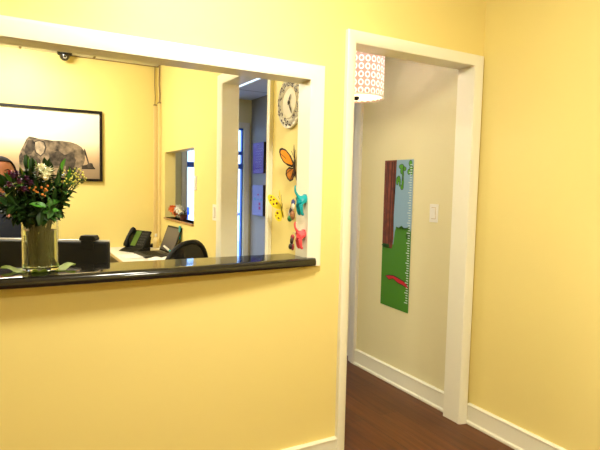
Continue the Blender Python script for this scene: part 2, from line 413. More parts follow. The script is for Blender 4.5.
# ------------------------------------------------------------------ counter (bowed black granite)
def counter():
    m = MB(); xs = [WX0-.05, WX0-.045] + [WX0-.04+i*(2.35-.03)/40 for i in range(41)]
    xs = [x for x in xs if x < 1.245] + [1.250, 1.258, 1.263]
    prof = [(.020, 0), (.004, .002), (0, .008), (0, .020), (.003, .030), (.009, .036), (.020, .0395), (.034, .040)]
    rings = []
    for i, x in enumerate(xs):
        yf = 2.008+.058*((x-.1)/1.17)**2
        e = 0
        if i >= len(xs)-3: e = (.001, .004, .011)[i-(len(xs)-3)]
        if i < 2: e = (.013, .005)[i]
        yback = YB+.045 if WX0+.014 < x < WX1-.014 else YA-.002
        ring = [(x, yf+o+e, WZ0+z*(1-e*5)+(e*.3)) for o, z in prof]
        rings.append((ring, yback))
    # front strip in front of the wall, then the part lying in the opening
    vr = []
    for ring, _ in rings: vr.append([m.bm.verts.new(p) for p in ring]+[m.bm.verts.new((ring[0][0], YA-.0005, ring[-1][2])), m.bm.verts.new((ring[0][0], YA-.0005, ring[0][2]))])
    n = len(vr[0])
    for a, b in zip(vr, vr[1:]):
        for k in range(n): m.bm.faces.new((a[k], b[k], b[(k+1) % n], a[(k+1) % n]))
    m.bm.faces.new(vr[0]); m.bm.faces.new(list(reversed(vr[-1])))
    m.box(WX0+.0125, WX1-.0125, YA-.0006, YB+.045, WZ0+.0005, WZ0+.04)
    o = m.build('counter', M['granite'], None, True)
    return tag(o, 'glossy black granite counter with a bowed front edge in the reception window', 'counter')
counter()
CT = WZ0+.04

# ------------------------------------------------------------------ lights in the place
def emis(name, col, s):
    mm = bpy.data.materials.new(name); mm.use_nodes = True; nt = mm.node_tree
    nt.nodes.remove(nt.nodes['Principled BSDF']); e = nt.nodes.new('ShaderNodeEmission')
    e.inputs['Color'].default_value = (*col, 1); e.inputs['Strength'].default_value = s
    nt.links.new(e.outputs[0], nt.nodes['Material Output'].inputs['Surface']); return mm
def troffer(x, y, z, sx, sy, em, label, group=None):
    t = thing('ceiling_light', label, 'light', (x, y, z), 0, group)
    m = MB(); w = .02
    m.box(-sx/2-w, sx/2+w, -sy/2-w, -sy/2, -.018, -.001, .002); m.box(-sx/2-w, sx/2+w, sy/2, sy/2+w, -.018, -.001, .002)
    m.box(-sx/2-w, -sx/2, -sy/2, sy/2, -.018, -.001, .002); m.box(sx/2, sx/2+w, -sy/2, sy/2, -.018, -.001, .002)
    m.build('frame', M['white'], t)
    m = MB(); m.box(-sx/2, sx/2, -sy/2, sy/2, -.012, -.002); m.build('diffuser', em, t)
    return t
WARM = (1.0, .95, .80)
def dome(x, y, z, rad, drop, em, label):
    t = thing('ceiling_light', label, 'light', (x, y, z))
    m = MB(); m.lathe([(0, -.001), (rad+.02, -.001), (rad+.022, -.012), (rad+.012, -.026), (rad-.004, -.028), (0, -.028)], 40); m.build('rim', M['white'], t, True)
    m = MB(); m.lathe([((rad-.006)*math.cos(q), -.029-drop*math.sin(q)) for q in [i*PI/2/12 for i in range(12)]]+[(0, -.029-drop)], 40); m.build('shade', em, t, True)
dome(.70, 1.12, CEIL, .20, .13, emis('opal_glass_a', WARM, 34), 'round opal ceiling light over the reception near the counter wall')
dome(1.25, -.7, CEIL, .20, .13, emis('opal_glass_b', WARM, 30), 'round opal ceiling light over the reception farthest from the counter')
dome(.05, 4.45, OCEIL, .18, .12, emis('opal_glass_c', WARM, 32), 'round opal ceiling light over the office by the picture')
dome(-.6, 3.1, OCEIL, .18, .12, emis('opal_glass_d', WARM, 34), 'round opal ceiling light at the left of the office')
troffer(1.74, 4.42, HCEIL, .34, .95, emis('cool_panel', (.55, .72, 1.0), .8), 'bluish ceiling light panel over the far end of the hall')

# ------------------------------------------------------------------ pendant lamp
LX, LY, LZ0, LZ1, LR = 1.855, 2.62, 1.935, 2.235, .163
t = thing('pendant_lamp', 'white drum pendant lamp with a ring pattern hanging in the hall', 'lamp', (LX, LY, LZ0))
def shade_mat():
    """fabric printed with columns of white rings, lit from inside"""
    mm = bpy.data.materials.new('ring_pattern_shade'); mm.use_nodes = True; nt = mm.node_tree; L = nt.links
    b = nt.nodes['Principled BSDF']; b.inputs['Roughness'].default_value = .7
    def mth(op, a, c=None):
        n = nt.nodes.new('ShaderNodeMath'); n.operation = op
        for i_, v in enumerate((a, c)):
            if v is None: continue
            if isinstance(v, (int, float)): n.inputs[i_].default_value = v
            else: L.new(v, n.inputs[i_])
        return n.outputs[0]
    tc = nt.nodes.new('ShaderNodeTexCoord'); sp = nt.nodes.new('ShaderNodeSeparateXYZ'); L.new(tc.outputs['Object'], sp.inputs[0])
    ang = mth('ARCTAN2', sp.outputs[1], sp.outputs[0])
    u = mth('SUBTRACT', mth('FRACT', mth('ADD', mth('MULTIPLY', ang, 26/(2*PI)), 30.0)), .5)
    v = mth('SUBTRACT', mth('FRACT', mth('ADD', mth('MULTIPLY', sp.outputs[2], 1/.046), .0)), .5)
    d = mth('SQRT', mth('ADD', mth('MULTIPLY', u, u), mth('MULTIPLY', v, v)))
    ring = mth('MULTIPLY', mth('LESS_THAN', d, .42), mth('GREATER_THAN', d, .23))
    def mixc(c0, c1):
        n = nt.nodes.new('ShaderNodeMix'); n.data_type = 'RGBA'; n.inputs['A'].default_value = (*c0, 1); n.inputs['B'].default_value = (*c1, 1)
        L.new(ring, n.inputs['Factor']); return n.outputs['Result']
    L.new(mixc((.72, .52, .42), (.92, .90, .88)), b.inputs['Base Color'])
    tr = nt.nodes.new('ShaderNodeBsdfTranslucent'); mx = nt.nodes.new('ShaderNodeMixShader'); mx.inputs[0].default_value = .34
    L.new(mixc((.36, .25, .21), (.98, .95, .92)), tr.inputs['Color'])
    L.new(b.outputs[0], mx.inputs[1]); L.new(tr.outputs[0], mx.inputs[2]); L.new(mx.outputs[0], nt.nodes['Material Output'].inputs['Surface'])
    return mm
sm = shade_mat(); H_ = LZ1-LZ0
m = MB(); m.lathe([(LR, 0), (LR, H_), (LR-.003, H_), (LR-.003, 0)], 64, closed=True); sh = m.build('lamp_shade', sm, t, True)
m = MB(); m.lathe([(LR-.001, .0), (LR+.003, .0), (LR+.003, .008), (LR-.001, .008)], 64, closed=True); m.build('bottom_rim', M['white'], t, True)
m = MB(); m.lathe([(0, .012), (LR-.004, .012), (LR-.004, .015), (0, .015)], 48)
dm = mat('glowing_diffuser', (.95, .85, .7), .6, emit=(1, .80, .50), estr=1.0); m.build('diffuser', dm, t)
m = MB(); m.lathe([(0, -.012), (.012, -.010), (.016, 0), (.016, .012), (0, .012)], 16); m.build('finial', M['black'], t, True)
m = MB(); m.ball((0, 0, .19), .045, 16, 12); m.build('bulb', emis('lamp_bulb', (.98, .97, 1.0), 60), t, True)
m = MB(); m.tube([(0, 0, .23), (0, 0, HCEIL-LZ0-.02)], .006)
for k in range(3): m.tube([(0, 0, H_-.012), ((LR-.003)*math.cos(k*2.094+.4), (LR-.003)*math.sin(k*2.094+.4), H_-.012)], .003, 6)
m.build('rod', M['black'], t)
m = MB(); m.lathe([(0, HCEIL-LZ0-.001), (.06, HCEIL-LZ0-.001), (.058, HCEIL-LZ0-.02), (0, HCEIL-LZ0-.025)], 24); m.build('canopy', M['black'], t, True)

# ------------------------------------------------------------------ growth chart on hall wall (figures left out)
CY0, CH, CW = 2.935, 1.04, .302
t = thing('growth_chart', 'tall paper growth chart with a tree, blue sky and green grass on the hall wall', 'growth chart', (XH-.001, CY0, .548))
def cmap(u, v, d):      # u: 0 far .. 1 near (width), v 0 bottom .. 1 top, d: layer distance from wall
    w = .004
    return Vector((-(w+d), -u*CW, v*CH))
def grid_layer(m, poly, d, mi):
    m.mi = mi
    f = m.bm.faces.new([m.bm.verts.new(cmap(u, v, d)) for u, v in poly]); f.material_index = mi
    bmesh.ops.triangulate(m.bm, faces=[f], ngon_method='EAR_CLIP')
m = MB()
def blob(cx, cy, rx, ry, n=14, jit=0, ph=0):
    return [(cx+rx*math.cos(2*PI*k/n+ph)*(1+jit*((k % 2)*2-1)), cy+ry*math.sin(2*PI*k/n+ph)*(1+jit*((k % 2)*2-1))) for k in range(n)]
grid_layer(m, [(0, 0), (1, -.008), (1, 1), (0, 1)], 0, 0)
gr = [(0, .0), (1, -.008), (1, .56)]
for k in range(13): gr.append((1-(k+.5)/13*.58, .535+(.02 if k % 2 else -.008)+.01*math.sin(k*2)))
gr += [(.40, .43), (.2, .405), (.1, .43), (0, .42)]
grid_layer(m, gr, .0006, 1)
grid_layer(m, [(0, .42), (.08, .40), (.2, .415), (.36, .40), (.40, .47), (.38, .60), (.37, .8), (.43, 1), (0, 1)], .0009, 2)
for x0, w in ((.10, .02), (.22, .03), (.31, .02), (.05, .015)):
    grid_layer(m, [(x0, .42), (x0+w, .43), (x0+w+.02, .7), (x0+w+.05, .99), (x0+.03, .99), (x0+.01, .7)], .0012, 3)
for cx, cy, rx, ry, a in ((.60, .955, .08, .018, .3), (.70, .94, .06, .016, -.5), (.62, .925, .05, .022, 1.2), (.66, .90, .03, .03, 0), (.52, .875, .05, .022, 1), (.47, .86, .04, .03, .2), (.56, .85, .03, .03, 0), (.66, .85, .035, .04, 0), (.64, .82, .05, .02, .7), (.90, .975, .05, .022, 1), (.93, .945, .06, .016, -.6), (.86, .92, .05, .02, .6), (.95, .92, .03, .03, 0)):
    grid_layer(m, [(cx+rx*math.cos(2*PI*k/8)*1.2-.15*ry*math.sin(a), cy+ry*math.sin(2*PI*k/8)) for k in range(8)], .0010, 5)
    grid_layer(m, [(cx+rx*math.cos(2*PI*k/8), cy+.8*ry*math.sin(2*PI*k/8)) for k in range(8)], .0014, 4)
grid_layer(m, [(.64, .86), (.66, .86), (.68, .95), (.66, .96)], .0016, 5)
for cx in (.12, .2, .05): grid_layer(m, blob(cx, .415, .06, .014, 10, .2), .0015, 6)
grid_layer(m, blob(.9, .50, .07, .022, 14, .18), .0012, 6)
grid_layer(m, [(.14, .205), (.3, .180), (.45, .195), (.6, .175), (.8, .165), (1.0, .15), (.93, .185), (.8, .20), (.6, .215), (.45, .222), (.3, .218)], .0016, 5)
grid_layer(m, [(.17, .205), (.3, .186), (.45, .20), (.6, .181), (.8, .171), (.97, .156), (.92, .181), (.8, .195), (.6, .208), (.45, .216), (.3, .212)], .0020, 7)
for k in range(56):
    v = .055+k*.0165
    ln = .07 if k % 4 else .11
    grid_layer(m, [(.97-ln, v), (.97, v), (.97, v+.006), (.97-ln, v+.006)], .0018, 8)
m.build('print', [M['printsky'], M['grass'], M['bark'], M['barkline'], M['printleaf'], M['ink'], M['grassdark'], M['printred'], M['tick']], t)
m = MB()
for a, b in ((0, .5), (.5, 1)):
    for i in range(8):
        v0, v1 = (a+(b-a)*i/8), (a+(b-a)*(i+1)/8)
        m.face([cmap(0, v0, -.0012), cmap(1, v0-(.008 if v0 == 0 else 0), -.0012), cmap(1, v1, -.0012), cmap(0, v1, -.0012)])
m.build('paper_back', M['paper'], t)

# ------------------------------------------------------------------ light switches
def switch(loc, rotz, label, w=.072, h=.116):
    t = thing('light_switch', label, 'light switch', loc, rotz)      # local: plate in xz plane, facing -y
    m = MB(); m.box(-w/2, w/2, -.006, 0, -h/2, h/2, .002); m.build('plate', M['white'], t)
    m = MB(); m.box(-w*.27, w*.27, -.0065, -.005, -h*.32, h*.32); m.build('gap_shade', M['deskedge'], t)  # dark sheet colouring in the shade of the gap around the rocker
    m = MB(); m.box(-w*.23, w*.23, -.012, -.005, -h*.29, h*.29, .002); m.build('rocker', M['white'], t)
    return t
switch((XH-.0005, 2.428, 1.238), PI*1.5, 'cream rocker light switch on the hall wall right of the growth chart')
switch((XO-.0005, 3.585, 1.185), PI*1.5, 'cream light switch on the office wall left of the doorway', .078, .118)
switch((XO-.0005, 4.045, 1.40), PI*1.5, 'pale light switch beside the right edge of the pass-through', .06, .115)

# ------------------------------------------------------------------ elephant picture on the office back wall
PX0, PX1, PZa, PZb = -.42, .765, 1.395, 2.062
t = thing('framed_picture', 'black-framed picture of a grey elephant on sandy ground on the office back wall', 'picture', (PX0, YO-.002, PZa))
W_, Hh = PX1-PX0, PZb-PZa; fb = .024
m = MB(); m.box(0, W_, -.028, 0, 0, fb, .002); m.box(0, W_, -.028, 0, Hh-fb, Hh, .002); m.box(0, fb, -.028, 0, fb, Hh-fb, .002); m.box(W_-fb, W_, -.028, 0, fb, Hh-fb, .002)
m.build('frame', M['frameblack'], t)
ground = gradient_mat('printed_sand_and_sky', 2, 0, Hh, [(0, (.30, .20, .11)), (.20, (.36, .26, .16)), (.33, (.62, .42, .24)), (.46, (.84, .66, .42)), (.56, (.88, .80, .62)), (1, (.90, .88, .78))])
eleg = mat('printed_elephant_hide', (.17, .125, .08), .6, var=.95, vscale=17)
eled = mat('printed_elephant_shadow', (.055, .04, .028), .6, var=.9, vscale=26)
elel = mat('printed_elephant_ear', (.36, .28, .19), .6, var=.5, vscale=24)
def pp(px, py):          # sheet coordinates of the print
    return (.085+(px-20)*.00826-PX0, 1.395+(181-py)*(.0089+(px-20)/82*.00065)-PZa)
def flat(m, poly, d, mi):
    m.mi = mi; f = m.face([(u, -d, v) for u, v in poly])
m = MB(); flat(m, [(fb*.5, fb*.5), (W_-fb*.5, fb*.5), (W_-fb*.5, Hh-fb*.5), (fb*.5, Hh-fb*.5)], .008, 0)
body = [pp(*q) for q in ((27, 137.5), (24.5, 140), (22, 145), (19, 151), (17, 157), (17, 162), (18, 172), (21, 176), (24, 176), (25, 168), (29, 168), (31, 176), (38, 176.5), (40, 170), (48, 168.5), (58, 168), (63, 170), (64, 176.5), (74, 176), (76, 168), (81, 166), (83.5, 160), (83.5, 152), (80, 147), (75, 144), (68, 142), (60, 141.2), (50, 141), (43, 140), (37, 139.5), (31, 138))]
flat(m, body, .0084, 1)
flat(m, [pp(*q) for q in ((31.8, 142.5), (37, 140.4), (42.2, 142.2), (44, 148), (42.4, 154), (38, 157.5), (33, 154), (31.2, 148))], .0086, 2)
flat(m, [pp(*q) for q in ((33, 143), (37, 141.5), (41, 143), (42.5, 148), (41, 153), (38, 156), (34, 153), (32.5, 148))], .0088, 3)
flat(m, [pp(*q) for q in ((26, 141), (31, 141), (33, 145), (32, 150), (29, 155), (24, 156), (22, 152), (24, 146))], .0086, 2)
flat(m, [pp(*q) for q in ((64.5, 158), (68, 154), (70, 166), (73.5, 176), (64.5, 176), (63, 170))], .0087, 2)
flat(m, [pp(*q) for q in ((30, 160), (34, 157), (38, 161), (38, 176), (31, 176))], .0087, 2)
flat(m, [pp(*q) for q in ((47, 155), (56, 151), (62, 155), (70, 153), (74, 160), (72, 167), (62, 166), (50, 166), (46, 162))], .0086, 2)
flat(m, [pp(*q) for q in ((17, 157), (20, 153), (21, 160), (20, 166), (17.5, 165))], .0088, 2)
flat(m, [pp(*q) for q in ((82.5, 148), (84, 149.5), (86, 156), (88.5, 164), (87, 164.5), (84.5, 157), (82.5, 151.5))], .0088, 2)
flat(m, [pp(*q) for q in ((80, 165.5), (85, 164.5), (89, 162.5), (91.5, 163), (92.5, 166), (94.5, 168.3), (80, 168.5))], .0090, 2)
flat(m, [pp(*q) for q in ((80, 167.6), (94.5, 167.6), (94.5, 168.8), (80, 168.8))], .0092, 4)
m.build('print', [ground, eleg, eled, elel, M['ink']], t)
m = MB(); m.box(fb*.4, W_-fb*.4, -.006, -.001, fb*.4, Hh-fb*.4); m.build('backing', M['paper'], t)

# ------------------------------------------------------------------ security camera
t = thing('security_camera', 'small black dome security camera on the office ceiling above the picture', 'camera', (.435, 5.17, OCEIL-.001))
m = MB(); m.lathe([(0, 0), (.062, 0), (.064, -.012), (.058, -.026), (.045, -.030), (0, -.030)], 28); m.build('base', M['black'], t, True)
m = MB(); m.lathe([(.043, -.028), (.042, -.045), (.034, -.062), (.02, -.074), (0, -.079)], 28); m.build('dome', mat('dark_dome', (.02, .018, .015), .12, spec=.8), t, True)
m = MB()
for k in range(10): pass
m.lathe([(.009, .0), (.017, .0), (.017, .005), (.009, .005)], 16, closed=True)
rg = m.build('lens_ring', M['silver'], t, True); rg.location = (0, -.037, -.052); rg.rotation_euler = (math.radians(62), 0, 0)

# ------------------------------------------------------------------ raceways and cables in the corner
for (x, y, w, d, z0, z1, lab) in ((XO-.030, YO-.014, .03, .024, .80, 2.165, 'slim painted cable raceway on the back wall at the office corner'),
                            (XO-.014, YO-.11, .024, .05, .80, 2.175, 'wider painted cable raceway on the right wall at the office corner')):
    t = thing('cable_raceway', lab, 'cable raceway', (x, y, z0))
    m = MB(); m.box(-w/2, w/2, -d/2, d/2, 0, z1-z0, .003); m.build('channel', M['raceway'], t)
    m = MB(); m.box(-w/2-.002, w/2+.0, -d/2-.002, d/2, z1-z0, z1-z0+.012, .002); m.build('end_cap', M['raceend'], t)
for (x, y, z0) in ((XO-.034, YO-.012, 2.178), (XO-.012, YO-.12, 2.188), (XO-.012, YO-.10, 2.188)):
    m = MB(); m.tube([(x, y, z0), (x+.003, y-.004, z0+.08), (x-.003, y, z0+.18), (x, y, OCEIL)], .0042, 8)
    tag(m.build('cable', M['cable'], None, True), 'thin brown cable running from the corner raceway up to the office ceiling', 'cable', 'cables in the office corner')

# ------------------------------------------------------------------ clock on the office wall
CY, CZ, CR = 2.428, 1.830, .136
t = thing('wall_clock', 'round cream wall clock with an ornate dark and white lattice rim', 'clock', (XO-.001, CY, CZ), 0, None, (PI/2, 0, -PI/2))
# local: xy plane is the dial (x right as seen, y up), z towards the room
m = MB(); m.lathe([(0, 0), (CR*.98, 0), (CR, .004), (CR, .012), (CR*.97, .016), (CR*.93, .014), (CR*.62, .014), (CR*.60, .018), (CR*.57, .017), (CR*.55, .014), (0, .014)], 48)
m.build('dial', M['clockface'], t, True)
m = MB(); random.seed(5)
for k in range(64):
    a = 2*PI*k/64+random.uniform(-.05, .05); r = CR*random.choice((.68, .77, .87)); s = random.uniform(.3, 1.0)*.010
    c = (r*math.cos(a), r*math.sin(a)); n = 7; ph = random.uniform(0, 6)
    el = random.uniform(.5, 1.6)
    poly = [(c[0]+s*(1+.35*math.sin(3*q+ph))*math.cos(q)*el, c[1]+s*(1+.35*math.cos(2*q+ph))*math.sin(q)) for q in [2*PI*i/9 for i in range(9)]]
    m.prism(poly, lambda u, v, d: Vector((u, v, d)), .012, .0165)
m.build('rim_pattern', M['clockdark'], t)
m = MB()
for k in range(22):
    a = 2*PI*k/22; pts = []
    for i in range(9):
        q = i/8; r = CR*(.66+.26*q); aa = a+.22*math.sin(q*2*PI)
        pts.append((r*math.cos(aa), r*math.sin(aa), .0165))
    m.tube(pts, .0018, 6)
m.build('rim_scroll', M['white'], t, True)
for nm, ang, ln, w in (('hour_hand', 62, .046, .0035), ('minute_hand', -58, .070, .003)):
    m = MB(); a = math.radians(ang); dx, dy = math.cos(a), math.sin(a)
    poly = [(-.012*dx-w*-dy*.6, -.012*dy-w*dx*.6), (-.012*dx+w*-dy*.6, -.012*dy+w*dx*.6), (ln*.6*dx+w*-dy*1.4, ln*.6*dy+w*dx*1.4), (ln*dx, ln*dy), (ln*.6*dx-w*-dy*1.4, ln*.6*dy-w*dx*1.4)]
    m.prism(poly, lambda u, v, d: Vector((u, v, d)), .017, .0195); m.build(nm, M['clockdark'], t)
m = MB(); m.lathe([(0, .022), (.006, .021), (.009, .018), (.009, .014), (0, .014)], 16); m.build('hub', M['clockdark'], t, True)

# ------------------------------------------------------------------ butterflies
def butterfly(name, label, loc, rot, s, wing_m, edge_m, spots, lower_m, fold):
    off = XO-loc[0]
    t = thing(name, label, 'butterfly', loc, 0, None, rot)
    up_o = [(0, .04), (.10, .30), (.26, .62), (.50, .88), (.72, .98), (.86, .94), (.88, .78), (.80, .52), (.66, .26), (.42, .06), (.12, -.04)]
    lo_o = [(0, -.04), (.14, -.06), (.40, -.02), (.56, -.14), (.62, -.36), (.54, -.58), (.38, -.72), (.22, -.66), (.10, -.42)]
    for side in (-1, 1):
        for outline, nm, mm in ((up_o, 'upper_wing', wing_m), (lo_o, 'lower_wing', lower_m)):
            m = MB(); a = fold*side
            def mp(u, v, d, a=a, side=side):
                x = u*math.cos(fold)*side; z = u*math.sin(fold)
                # slight cupping
                return Vector((x*s, v*s, (z+.06*math.sin(v*2.5)+d)*s))
            m.mi = 1; m.prism(outline, mp, -.006, .006)
            cx = sum(p[0] for p in outline)/len(outline); cy = sum(p[1] for p in outline)/len(outline)
            inner = [(cx+(u-cx)*.76, cy+(v-cy)*.78) for u, v in outline]
            m.mi = 0; m.prism(inner, mp, -.012, .012)
            m.mi = 1
            if spots == 'veins':
                for k in range(0, len(outline), 2):
                    u, v = outline[k]; dx, dy = u*.9-.03, v*.9; L_ = math.hypot(dx, dy)+1e-6; px, py = -dy/L_*.014, dx/L_*.014
                    m.prism([(.03-px, -py), (.03+px, py), (u*.93+px, v*.93+py), (u*.93-px, v*.93-py)], mp, -.016, .016)
            else:
                m.mi = 2
                sp = ((.45, .62, .06), (.62, .80, .055), (.30, .36, .07), (.52, .36, .06), (.68, .62, .05)) if nm == 'upper_wing' else ((.38, -.20, .075), (.36, -.48, .075), (.50, -.34, .05))
                for (u, v, r) in sp:
                    m.prism([(u+r*math.cos(q), v+r*math.sin(q)) for q in [2*PI*i/8 for i in range(8)]], mp, -.016, .016)
            m.build(nm, [mm, edge_m, M['maroon']], t)
    m = MB(); m.tube([(0, -.55*s, .02*s), (0, -.25*s, .03*s), (0, .1*s, .04*s), (0, .28*s, .035*s), (0, .40*s, .03*s)], [.012*s, .045*s, .06*s, .055*s, .02*s], 10); m.build('body', M['wingdark'], t, True)
    m = MB(); m.tube([(0, 0, -off), (0, 0, .02*s)], .0009, 8); m.build('mounting_pin', M['raceway'], t, True)
    for sd in (-1, 1):
        m = MB(); m.tube([(sd*.02*s, .36*s, .03*s), (sd*.10*s, .6*s, .08*s), (sd*.20*s, .78*s, .10*s)], .010*s, 6); m.build('antenna', M['wingdark'], t, True)
    return t
# local xy is the wing plane, z away from the wall (towards -X)
def wallrot(roll): return (Matrix.Rotation(-PI/2, 4, 'Z') @ Matrix.Rotation(PI/2, 4, 'X') @ Matrix.Rotation(roll, 4, 'Z')).to_euler()
butterfly('monarch_butterfly', 'orange butterfly ornament with dark wing edges on the wall below the clock', (XO-.020, 2.335, 1.492), wallrot(math.radians(4)), .105, M['orange'], M['wingdark'], 'veins', M['rust'], math.radians(30))
butterfly('yellow_butterfly', 'bright yellow butterfly ornament with maroon spots beside the doorway', (XO-.045, 2.422, 1.270), wallrot(math.radians(14)), .092, M['yellowwing'], M['yellowwing'], 'dots', M['yellowwing'], math.radians(32))

# ------------------------------------------------------------------ dog-rump hooks on the window jamb
def skinned(verts, edges, radii, sub=2, root=0):
    me = bpy.data.meshes.new('tmp'); me.from_pydata([Vector(v) for v in verts], edges, [])
    o = bpy.data.objects.new('tmp', me); COL.objects.link(o)
    mo = o.modifiers.new('s', 'SKIN'); sv = me.skin_vertices[0].data
    for i, r in enumerate(radii): sv[i].radius = (r, r) if not hasattr(r, '__len__') else r
    sv[root].use_root = True
    sb = o.modifiers.new('u', 'SUBSURF'); sb.levels = sub; sb.render_levels = sub
    dg = bpy.context.evaluated_depsgraph_get(); ev = o.evaluated_get(dg)
    res = bpy.data.meshes.new_from_object(ev); bpy.data.objects.remove(o); bpy.data.meshes.remove(me)
    for p in res.polygons: p.use_smooth = True
    return res
def link_mesh(name, me, mt, parent):
    me.name = name; me.materials.clear(); me.materials.append(mt)
    o = bpy.data.objects.new(name, me); COL.objects.link(o); o.parent = parent; return o
def doghook(label, loc, s, mt):
    t = thing('dog_hook', label, 'hook', loc)
    # local: wall at x=0, dog emerges towards -x, z up
    V = [(-.004, 0, .030), (-.022, 0, .030), (-.038, 0, .024), (-.040, -.013, .006), (-.036, -.014, -.020), (-.030, -.014, -.038), (-.016, -.014, -.042),
         (-.040, .013, .006), (-.036, .014, -.020), (-.030, .014, -.038), (-.016, .014, -.042),
         (-.046, 0, .036), (-.056, 0, .046), (-.068, 0, .058), (-.072, 0, .074), (-.069, 0, .088)]
    E_ = [(0, 1), (1, 2), (2, 3), (3, 4), (4, 5), (5, 6), (2, 7), (7, 8), (8, 9), (9, 10), (2, 11), (11, 12), (12, 13), (13, 14), (14, 15)]
    R_ = [.018, .020, .019, .012, .009, .0075, .006, .012, .009, .0075, .006, .009, .006, .005, .0045, .0035]
    me = skinned([Vector((v[0]*.72, v[1], v[2]))*s for v in V], E_, [r*s for r in R_], 2, 1)
    link_mesh('body', me, mt, t)
    m = MB(); m.lathe([(0, 0), (.020*s, 0), (.020*s, .004), (0, .004)], 20); b = m.build('wall_plate', mt, t, True); b.rotation_euler = (0, -PI/2, 0); b.location = (0, 0, .030*s)
    return t
JX = WX1-.0005
doghook('teal dog-rump hook with raised tail on the window jamb, the upper one', (JX, 2.125, 1.300), 1.08, M['teal'])
doghook('coral pink dog-rump hook with raised tail on the window jamb, the lower one', (JX, 2.128, 1.135), 1.0, M['pink'])
def keyring(label, loc, items, s=1.0):
    t = thing('keyring', label, 'keyring', loc)
    m = MB(); pts = [(.0, .012*math.cos(a)*s, .012*math.sin(a)*s) for a in [2*PI*i/16 for i in range(17)]]; m.tube(pts, .0012, 6, False); m.build('ring', M['chrome'], t, True)
    for (dx, dy, dz, r, mt, nm) in items:
        m = MB(); m.tube([(0, 0, -.010*s), (dx*.6, dy*.6, dz*.5), (dx, dy, dz)], .0011, 6); m.ball((dx, dy, dz), [q*1.35 for q in r], 10, 8); m.build(nm, mt, t, True)
    return t
mb_ = mat('brown_charm', (.28, .12, .04), .5, var=.5, vscale=90); gb_ = mat('green_charm', (.02, .16, .04), .5); wb_ = mat('pale_charm', (.6, .55, .42), .5); nb_ = mat('navy_charm', (.03, .04, .16), .5); rb_ = mat('dark_red_charm', (.28, .02, .03), .5)
keyring('bunch of navy, brown and green charms hanging from the teal hook', (JX-.050, 2.140, 1.322), [(-.004, .004, -.010, (.007, .008, .012), nb_, 'charm'), (-.010, -.006, -.030, (.006, .009, .013), wb_, 'charm'), (-.006, .010, -.030, (.006, .008, .012), mb_, 'charm'), (-.014, .004, -.050, (.007, .009, .014), M['wingdark'], 'charm'), (-.012, -.006, -.070, (.009, .010, .017), mb_, 'charm'), (-.020, .006, -.086, (.008, .012, .011), gb_, 'charm'), (-.016, .014, -.062, (.006, .007, .014), wb_, 'charm')])
keyring('bunch of dark red and black charms hanging from the coral pink hook', (JX-.046, 2.142, 1.160), [(-.006, .006, -.016, (.007, .007, .012), rb_, 'charm'), (-.014, -.002, -.030, (.006, .008, .012), M['wingdark'], 'charm'), (-.010, .008, -.044, (.006, .008, .012), wb_, 'charm'), (-.018, .002, -.058, (.007, .009, .010), M['wingdark'], 'charm'), (-.006, .002, -.060, (.006, .007, .013), rb_, 'charm')])

# ------------------------------------------------------------------ pictures in the hall
def hallpic(label, y0, y1, z0, z1, base, deco):
    t = thing('canvas_print', label, 'picture', (XH-.001, y1, z0))
    w, h = y1-y0, z1-z0
    m = MB(); m.mi = 3; m.box(-.030, 0, -w, 0, 0, h, .002); m.mi = 0; deco(m, w, h); m.build('canvas', [M['lilacmark'], M['magenta'], M['tealprint'], base], t)
    m = MB(); m.box(-.0295, -.0005, -w-.004, -w-.0005, 0, h); m.build('side_edge', M['wingdark'], t)
def mpw(u, v, d): return Vector((-.030-d, -u, v))
def deco1(m, w, h):
    for k in range(9):
        v = h*(.12+.085*k); a = w*(.25+.05*(k % 3)); 
        m.tube([(-.0305, -(a+(w*.55)*i/10), v+.006*math.sin(i*2.1+k)) for i in range(11)], .0022, 5)
    m.tube([(-.0305, -w*.5-.03*math.cos(a), h*.9+.015*math.sin(a)) for a in [2*PI*i/12 for i in range(12)]], .002, 5)
def deco2(m, w, h):
    for (u, v, du, dv, mi) in ((.2, .62, .2, .02, 0), (.5, .66, .12, .05, 1), (.72, .60, .16, .06, 0), (.2, .5, .1, .08, 2), (.45, .52, .2, .02, 2), (.62, .34, .16, .09, 1), (.62, .2, .18, .10, 1), (.8, .5, .1, .05, 2), (.3, .3, .2, .015, 0), (.55, .08, .3, .015, 0)):
        m.mi = mi; m.prism([(u*w, v*h), ((u+du)*w, v*h), ((u+du)*w, (v+dv)*h), (u*w, (v+dv)*h)], mpw, -.001, .0012)
hallpic('purple canvas print with pale script lines in the hall, the upper of two', 4.935, 5.205, 1.520, 1.850, M['purple'], deco1)
hallpic('lilac canvas print with pink and teal marks in the hall, the lower of two', 4.935, 5.205, 1.065, 1.395, M['lilac'], deco2)

# ------------------------------------------------------------------ pass-through sill flowers
SX = 1.34
t = thing('flower_pot', 'small dark pot of green leaves on the pass-through sill', 'pot', (SX+.01, 4.55, PZ0+.001))
m = MB(); m.lathe([(0, 0), (.028, 0), (.036, .05), (.033, .05), (.030, .045), (0, .045)], 20); m.build('pot', mat('dark_pot', (.12, .04, .03), .5), t, True)
m = MB(); random.seed(3)
for k in range(26):
    a = random.uniform(0, 6.28); el = random.uniform(-.1, 1.1); L_ = random.uniform(.04, .085); c = Vector((0, 0, .045))
    d = Vector((math.cos(a)*math.cos(el)*.6, math.sin(a)*math.cos(el), math.sin(el))); sd = d.cross(Vector((0, 0, 1))); sd = sd.normalized()*.010
    m.face([c, c+d*L_*.5+sd, c+d*L_, c+d*L_*.5-sd])
m.build('leaves', M['leafmid'], t)
wpet = mat('white_silk_petal', (.82, .80, .70), .6); opet = mat('orange_silk_petal', (.80, .20, .03), .6)
